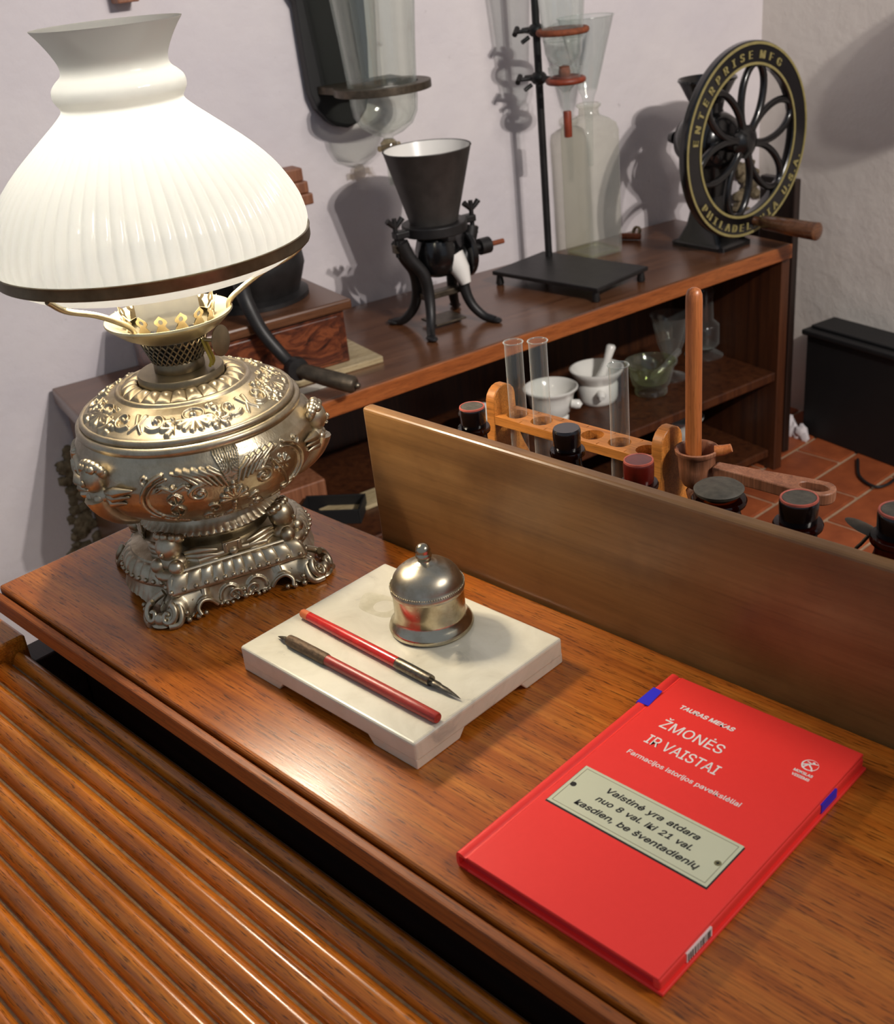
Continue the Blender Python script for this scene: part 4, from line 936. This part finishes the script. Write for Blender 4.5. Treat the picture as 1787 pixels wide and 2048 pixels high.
mk('rim', tube([(.0375*math.cos(a), .0375*math.sin(a), .060) for a in np.linspace(0, 2*pi, 30, endpoint=False)], .0010, 6, True), 'glass_rim', g1, 60)
mk('stopper', lathe([(0, -.012), (.009, -.010), (.012, .0), (.010, .012), (0, .014)], 20), 'cork', g1, 50)
g2 = thing('glass_funnel', 'small glass funnel in the red lower stand ring', 'funnel', (p2.x, p2.y, .113))
mk('cone', lathe([(.0065, .010), (.0065, .050), (.010, .060), (.028, .080), (.033, .094), (.034, .104), (.0325, .104), (.0265, .081), (.006, .056)], 32), 'glass', g2, 60)
mk('rubber_sleeve', lathe([(.0075, -.030), (.0082, -.028), (.0082, .018), (.0075, .020)], 18, True, True), 'copper_red', g2, 50)
mk('ring_gasket', lathe([(.0255, .078), (.0270, .080), (.0272, .086), (.0262, .087)], 28), 'copper_red', g2, 50)

# square glass bottle with a big glass funnel in its neck
sb = sthing('glass_bottle', 'large square cloudy glass bottle with rounded shoulders on the shelf', 'bottle', 1.197, .066)
def rsq(h, r, n=5):
    o = []
    for cx, cy, a0 in ((h-r, h-r, 0), (-h+r, h-r, pi/2), (-h+r, -h+r, pi), (h-r, -h+r, 3*pi/2)):
        for i in range(n+1): a = a0+pi/2*i/n; o.append((cx+r*math.cos(a), cy+r*math.sin(a)))
    return o
def loft(secs):
    n = len(secs[0][0]); V = []; F = []
    for poly, z in secs: V += [(x, y, z) for x, y in poly]
    for k in range(len(secs)-1):
        for i in range(n): j = (i+1) % n; F.append((k*n+i, k*n+j, (k+1)*n+j, (k+1)*n+i))
    return V, F+[tuple(reversed(range(n)))]
def roundsec(r): return [(r*math.cos(a), r*math.sin(a)) for k in range(4) for a in [k*pi/2+pi/2*i/5 for i in range(6)]]
mk('bottle', loft([(rsq(.046, .010), 0), (rsq(.0475, .010), .004), (rsq(.0475, .010), .265), (rsq(.045, .014), .280), (rsq(.036, .02), .290), (roundsec(.026), .296), (roundsec(.022), .300), (roundsec(.021), .312), (roundsec(.026), .316), (roundsec(.0265), .320), (roundsec(.022), .322)]), 'glass_bottle', sb, 50)
mk('residue', loft([(rsq(.043, .010), .002), (rsq(.044, .010), .006), (rsq(.043, .012), .009)]), 'glass_green', sb, 50)
bf = sthing('large_glass_funnel', 'wide clear glass funnel standing in the square bottle', 'funnel', 1.197, .066, ZT+.25)
mk('cone', lathe([(.006, -.06), (.009, .06), (.0135, .085), (.020, .10), (.058, .242), (.060, .243), (.057, .242), (.018, .10)], 40), 'glass', bf, 60)
mk('rim', tube([(.0590*math.cos(a), .0590*math.sin(a), .243) for a in np.linspace(0, 2*pi, 36, endpoint=False)], .0011, 6, True), 'glass_rim', bf, 60)
ds_ = sthing('brass_tap', 'small brown metal tap lying on the shelf beside the square bottle', 'tap', 1.315, .05)
mk('barrel', tube([(-.02, -.012, .008), (.022, .014, .008)], .0075, 12), 'cork', ds_, 50); mk('key', xf(ring_prism(circ(.013, 20), circ(.008, 20), -.003, .003), T(.004, .018, .016) @ RX(1.2)), 'brass', ds_, 50)

# coffee mill with lettered flywheel
MA = rad(6.5)
cm = sthing('coffee_mill', 'black cast-iron mill with large gold-lettered flywheel', 'mill', 1.405, .222, ZT, MA)
def oval(a, b, r=.010): return [(x*a/.05, y*b/.05) for x, y in rsq(.05, .012)]
mk('base', loft([(oval(.075, .052), 0), (oval(.075, .052), .008), (oval(.062, .046), .014), (oval(.044, .036), .045), (oval(.034, .030), .090), (oval(.030, .028), .110)]), 'enamel', cm, 40)
mk('column', loft([(oval(.030, .028), .1102), (oval(.030, .030), .150), (oval(.036, .036), .180)]), 'enamel', cm, 40)
mk('grinding_drum', xf(lathe([(0, -.085), (.026, -.083), (.044, -.070), (.058, -.045), (.062, -.015), (.062, .02), (.054, .038), (.036, .046), (.020, .050), (.018, .080), (0, .081)], 36), T(0, 0, .222) @ RY(pi/2)), 'enamel', cm, 50)
mk('rear_knob', tube([(-.08, 0, .222), (-.102, 0, .222), (-.103, 0, .222), (-.116, 0, .222)], [.009, .009, .014, .011], 14), 'enamel', cm, 50)
mk('neck', tube([(-.01, 0, .262), (-.012, 0, .285), (-.014, 0, .306)], [.038, .032, .038], 24), 'enamel', cm, 60)
mk('hopper', lathe([(.034, .298), (.040, .308), (.058, .342), (.0625, .347), (.061, .351), (.054, .344), (.034, .312)], 32), 'enamel', cm, 50, loc=(-.014, 0, 0))
# wheel in local plane x = const
WX, WZ = .088, .227; WK = .955
wh = mk('flywheel_rim', xf(lathe([(r*WK, z) for r, z in [(.158, -.009), (.205, -.009), (.2065, -.006), (.2065, .006), (.204, .010), (.161, .010), (.157, .006), (.157, -.006), (.158, -.009)]], 96), T(WX, 0, WZ) @ RY(pi/2)), 'enamel', cm, 30)
for r_, w_ in ((.2010*WK, .0026), (.1605*WK, .0026)):
    mk('gold_line', xf(lathe([(r_-w_, .0098), (r_-w_, .0114), (r_+w_, .0114), (r_+w_, .0098)], 96), T(WX, 0, WZ) @ RY(pi/2)), 'gold', wh, 30)
mk('hub', xf(lathe([(0, -.012), (.030, -.010), (.034, -.006), (.034, .004), (.026, .008), (.018, .016), (0, .018)], 28), T(WX, 0, WZ) @ RY(pi/2)), 'enamel', wh, 50)
for k in range(6):
    a = 2*pi*k/6+rad(18)
    pts = []
    for q in np.linspace(0, 2*pi, 36, endpoint=False):
        u = .0875+.067*math.cos(q); v = .034*math.sin(q)*(1+.12*math.cos(q)); pts.append((WX, u*math.cos(a)-v*math.sin(a), WZ+u*math.sin(a)+v*math.cos(a)))
    mk('spoke_loop', tube(pts, .0078, 8, True), 'enamel', wh, 60)
def wheel_text(body, a_mid, span, r, flip):
    gs = []; n = len(body); ims = []
    out = []
    for i, ch in enumerate(body):
        if ch == ' ': continue
        me = text_mesh(ch, .0300, 0, 0, 'CENTER', .0009)
        a = a_mid+(-1 if not flip else 1)*span*(i/(n-1)-.5)
        R_ = r if not flip else r
        vs = [(v.co.x+q, v.co.y, v.co.z+abs(q)*.02) for q in (0, .0013, -.0013) for v in me.vertices]; nv = len(me.vertices)
        for x, y, z in vs:
            if not flip: ang = a-x/R_; rr_ = R_-.0105+y
            else: ang = a+x/R_; rr_ = R_+.0105-y
            out.append((WX+.0108+z, rr_*math.cos(ang), WZ+rr_*math.sin(ang)))
        ims += [(len(out)-nv*q, [tuple(p.vertices) for p in me.polygons]) for q in (1, 2, 3)]; bpy.data.meshes.remove(me)
    F = [tuple(i+k for i in f) for k, fs in ims for f in fs]
    return out, F
tx = [wheel_text('ENTERPRISE', rad(131), rad(80), .1735, False), wheel_text('MFG', rad(68), rad(20), .1735, False), wheel_text('PHILADELPHIA', rad(260), rad(84), .1735, True), wheel_text('U.S.A.', rad(328), rad(26), .1735, True)]
for g_ in tx: mk('wheel_lettering', g_, 'gold', wh, 0)
hx = .150; ha = rad(279)
mk('handle', tube([(WX+.008, .172*math.cos(ha), WZ+.172*math.sin(ha)), (WX+.030, .172*math.cos(ha), WZ+.172*math.sin(ha)), (WX+.034, .172*math.cos(ha), WZ+.172*math.sin(ha)), (WX+.10, .172*math.cos(ha), WZ+.172*math.sin(ha)-.002), (WX+.150, .172*math.cos(ha), WZ+.172*math.sin(ha)-.003), (WX+.168, .172*math.cos(ha), WZ+.172*math.sin(ha)-.003), (WX+.172, .172*math.cos(ha), WZ+.172*math.sin(ha)-.003)], [.010, .010, .015, .0175, .0185, .0190, .012], 16), 'shelf', wh, 50)

# wall bracket with glass percolator
wb = thing('percolator_bracket', 'black wooden wall bracket with a round holed arm', 'bracket', sw(.565, 0, 0), WR)
out = [(0, .62), (0, .42), (.004, .40), (.020, .372), (.020, .34)]
out = [(-.004, .75), (-.004, .43), (.002, .405), (.012, .385), (.0135, .30), (.016, .225), (.026, .195), (.046, .170), (.062, .158), (.085, .152), (.110, .158), (.130, .180), (.142, .215), (.150, .30), (.155, .43), (.155, .75)]
g = prism(out, -.014, .010); mk('back_board', ([(z, a, b) for a, b, z in g[0]], [tuple(reversed(f)) for f in g[1]]), 'black', wb, 0, .002)
oc = [(.118+.090*math.cos(a), .112+.092*math.sin(a)) for a in np.linspace(-2.2, 2.2, 30)]+[(.0105, .19), (.0105, .03)]
ic = [];
for x, y in oc: a = math.atan2(y-.112, x-.118); ic.append((.118+.067*math.cos(a), .112+.067*math.sin(a)))
mk('holder_arm', ring_prism(oc, ic, .222, .236), 'worn_iron', wb, 40, .001)
gp = thing('large_percolator', 'tall conical clear glass percolator hanging in the black wall bracket', 'percolator', sw(.677, .118, .05))
mk('vessel', lathe([(.0075, .078), (.010, .090), (.030, .098), (.050, .112), (.0605, .132), (.0635, .155), (.0640, .18), (.070, .26), (.085, .42), (.098, .56), (.100, .561), (.096, .56), (.0615, .18), (.058, .136), (.048, .116), (.0075, .096)], 48), 'glass_thick', gp, 60)
mk('stopcock', join(lathe([(.011, .062), (.016, .066), (.016, .080), (.010, .086)], 20, True, True), tube([(0, -.026, .072), (0, .026, .072)], .0055, 10), tube([(0, .026, .066), (0, .030, .055)], .004, 8), lathe([(.013, .054), (.014, .060), (.011, .0615)], 20, True, True)), 'brass_glass', gp, 50)
mk('tube', lathe([(.0088, 0.0), (.0088, .0535), (.0065, .0535), (.0065, 0)], 20), 'glass_thick', gp, 60)

# ------------------------------------------------------------------ inside the shelf unit
def inner(name, label, cat, s, d, group=None, da=0): return sthing(name, label, cat, s, d, ZM, da, group)
MP = [(0, 0), (.030, 0), (.036, .003), (.0365, .010), (.033, .014), (.042, .026), (.047, .045), (.049, .060), (.054, .070), (.0585, .074), (.059, .077), (.056, .0785), (.051, .074), (.045, .055), (.035, .030), (0, .020)]
def mortar(name, label, s, d, k, mat='porcelain', prof=MP, grp='white mortars on the shelf'):
    t = inner(name, label, 'mortar', s, d, grp); mk('bowl', lathe([(r*k, z*k) for r, z in prof], 48), mat, t, 40); return t
m1 = mortar('porcelain_mortar', 'white porcelain mortar on the middle shelf with a white pestle in it', 1.095, .190, 1.0, prof=[(0, 0), (.040, 0), (.043, .003), (.046, .012), (.047, .040), (.044, .048), (.046, .0515), (.056, .066), (.0605, .074), (.0605, .078), (.057, .0785), (.050, .068), (.040, .055), (0, .030)])
mk('knob', tube([(.040, -.022, .034), (.052, -.030, .033), (.060, -.034, .030)], [.009, .011, .006], 12), 'porcelain', m1, 50)
tag(mk('porcelain_pestle', tube([(0, 0, 0), (.002, .004, .006), (.006, .013, .026), (.010, .022, .05), (.014, .032, .078), (.0145, .033, .082)], [.008, .013, .0095, .0085, .011, .007], 16), 'porcelain', None, 60, loc=tuple(Vector(sw(1.095, .195, ZM+.0435)))), 'white porcelain pestle leaning in the shelf mortar', 'pestle')
m2 = mortar('porcelain_mortar', 'white porcelain mortar behind the test tubes, without pestle', .952, .210, 1.02)
mk('knob', tube([(.046, .02, .048), (.056, .030, .046), (.062, .034, .042)], [.009, .011, .006], 12), 'porcelain', m2, 50)
m3 = mortar('porcelain_mortar', 'white porcelain mortar mostly hidden by the leftmost amber bottle', .790, .180, .80)
m4 = mortar('porcelain_mortar', 'white porcelain mortar on the bottom shelf, half hidden by the wooden pestle', 1.375, .165, .85); m4.location.z = FLOOR+.0503
gm = mortar('glass_mortar', 'greenish pressed-glass mortar on the middle shelf', 1.205, .245, 1.0, 'glass_green', grp=None)
mk('lip', tube([(.030, -.045, .070), (.036, -.056, .074)], [.010, .006], 10), 'glass_green', gm, 50)
tag(mk('glass_pestle', tube([(0, 0, 0), (.002, .006, .006), (.010, .03, .022), (.022, .072, .050), (.0225, .074, .0515)], [.006, .011, .0065, .0075, .005], 14), 'glass', None, 60, loc=tuple(Vector(sw(1.205, .25, ZM+.034)))), 'clear glass pestle leaning in the greenish glass mortar', 'pestle')
gb = inner('conical_measure', 'clear conical glass measure on a foot behind the wooden pestle', 'measure', 1.300, .205)
mk('cone', lathe([(.006, .030), (.012, .040), (.030, .085), (.044, .150), (.047, .153), (.043, .151), (.010, .042)], 36), 'glass_thick', gb, 60)
mk('foot', lathe([(0, 0), (.036, 0), (.036, .004), (.014, .010), (.007, .018), (.007, .030), (.012, .036), (0, .038)], 36), 'glass_thick', gb, 50)
tg = inner('tall_glass_vessel', 'tall narrow clear glass vessel at the right end of the shelf', 'vessel', 1.455, .150)
mk('column', lathe([(0, .020), (.030, .022), (.036, .030), (.036, .075), (.030, .082), (.022, .088), (.020, .15), (.024, .158), (.020, .165), (.014, .17), (.012, .235), (.014, .237)], 36), 'glass_thick', tg, 50)
mk('foot', lathe([(0, 0), (.046, 0), (.046, .004), (.020, .012), (.012, .020)], 36), 'glass_thick', tg, 50)
tag(mk('pale_plank', box(-.03, .03, -.11, .11, 0, .008), 'pale_wood', None, 0, .001, loc=sw(.47, .275, ZM+.0003), rot=(0, 0, WR+.05)), 'pale wooden plank lying on the middle shelf left of the board', 'plank')
tr = inner('black_tray', 'flat black tray propped on the shelf behind the desk edge', 'tray', .375, .285, None, rad(52))
mk('floor', box(-.055, .055, -.03, .03, 0, .004), 'black', tr, 0); 
for x0, x1, y0, y1 in ((-.055, .055, -.034, -.0301), (-.055, .055, .0301, .034), (-.059, -.0551, -.034, .034), (.0551, .059, -.034, .034)): mk('rim', box(x0, x1, y0, y1, 0, .030), 'black', tr, 0, .001)
tag(mk('wooden_block', box(-.05, .05, -.07, .07, 0, .045), 'mortar_wood', None, 0, .003, loc=sw(.33, .16, ZM+.0003), rot=(0, 0, WR)), 'plain brown wooden block at the back of the middle shelf', 'block')

# ------------------------------------------------------------------ black box and cable by the back wall
bb = thing('black_cabinet', 'low matt black cabinet with moulded top against the grey wall', 'cabinet', sw(1.692, .245, FLOOR), WR)
mk('body', box(.006, .90, .006, .10, .0, .262), 'black', bb, 0, .003)
mk('top', box(-.004, .91, -.004, .1005, .2622, .276), 'black', bb, 0, .004); mk('top_step', box(.006, .90, .018, .1005, .2762, .284), 'black', bb, 0, .003)
tag(mk('floor_cable', tube(smooth_path([(-.33, 1.98, FLOOR+.006), (-.285, 1.90, FLOOR+.006), (-.235, 1.87, FLOOR+.006), (-.215, 1.895, FLOOR+.006), (-.21, 1.95, FLOOR+.008), (-.19, 2.02, FLOOR+.01)], 6), .0035, 8), 'black', None, 60), 'thin dark cable bent on the terracotta floor', 'cable')

dp = thing('dark_plank', 'dark narrow upright plank behind the right end of the shelf unit', 'plank', sw(1.585, .20, FLOOR), WR)
mk('board', box(0, .104, -.010, .010, 0, -.088-FLOOR), 'black_wood', dp, 0, .003)
mk('batten', box(-.06, .090, .0102, .022, .50, .54), 'black_wood', dp, 0, .002)

hg = thing('shadow_globe', 'round dark globe added off the right edge to cast a shadow on the grey wall', 'globe', sw(1.587, .955, .29))  # unseen globe and cord, added to cast the round wall shadow
mk('globe', lathe([(0, 0), (.04, .006), (.075, .028), (.098, .065), (.104, .102), (.098, .140), (.075, .178), (.045, .200), (.03, .206), (0, .207)], 36), 'iron', hg, 60)
mk('cord', cyl((0, 0, .205), (0, 0, 1.6), .004, 8), 'black', hg, 60)
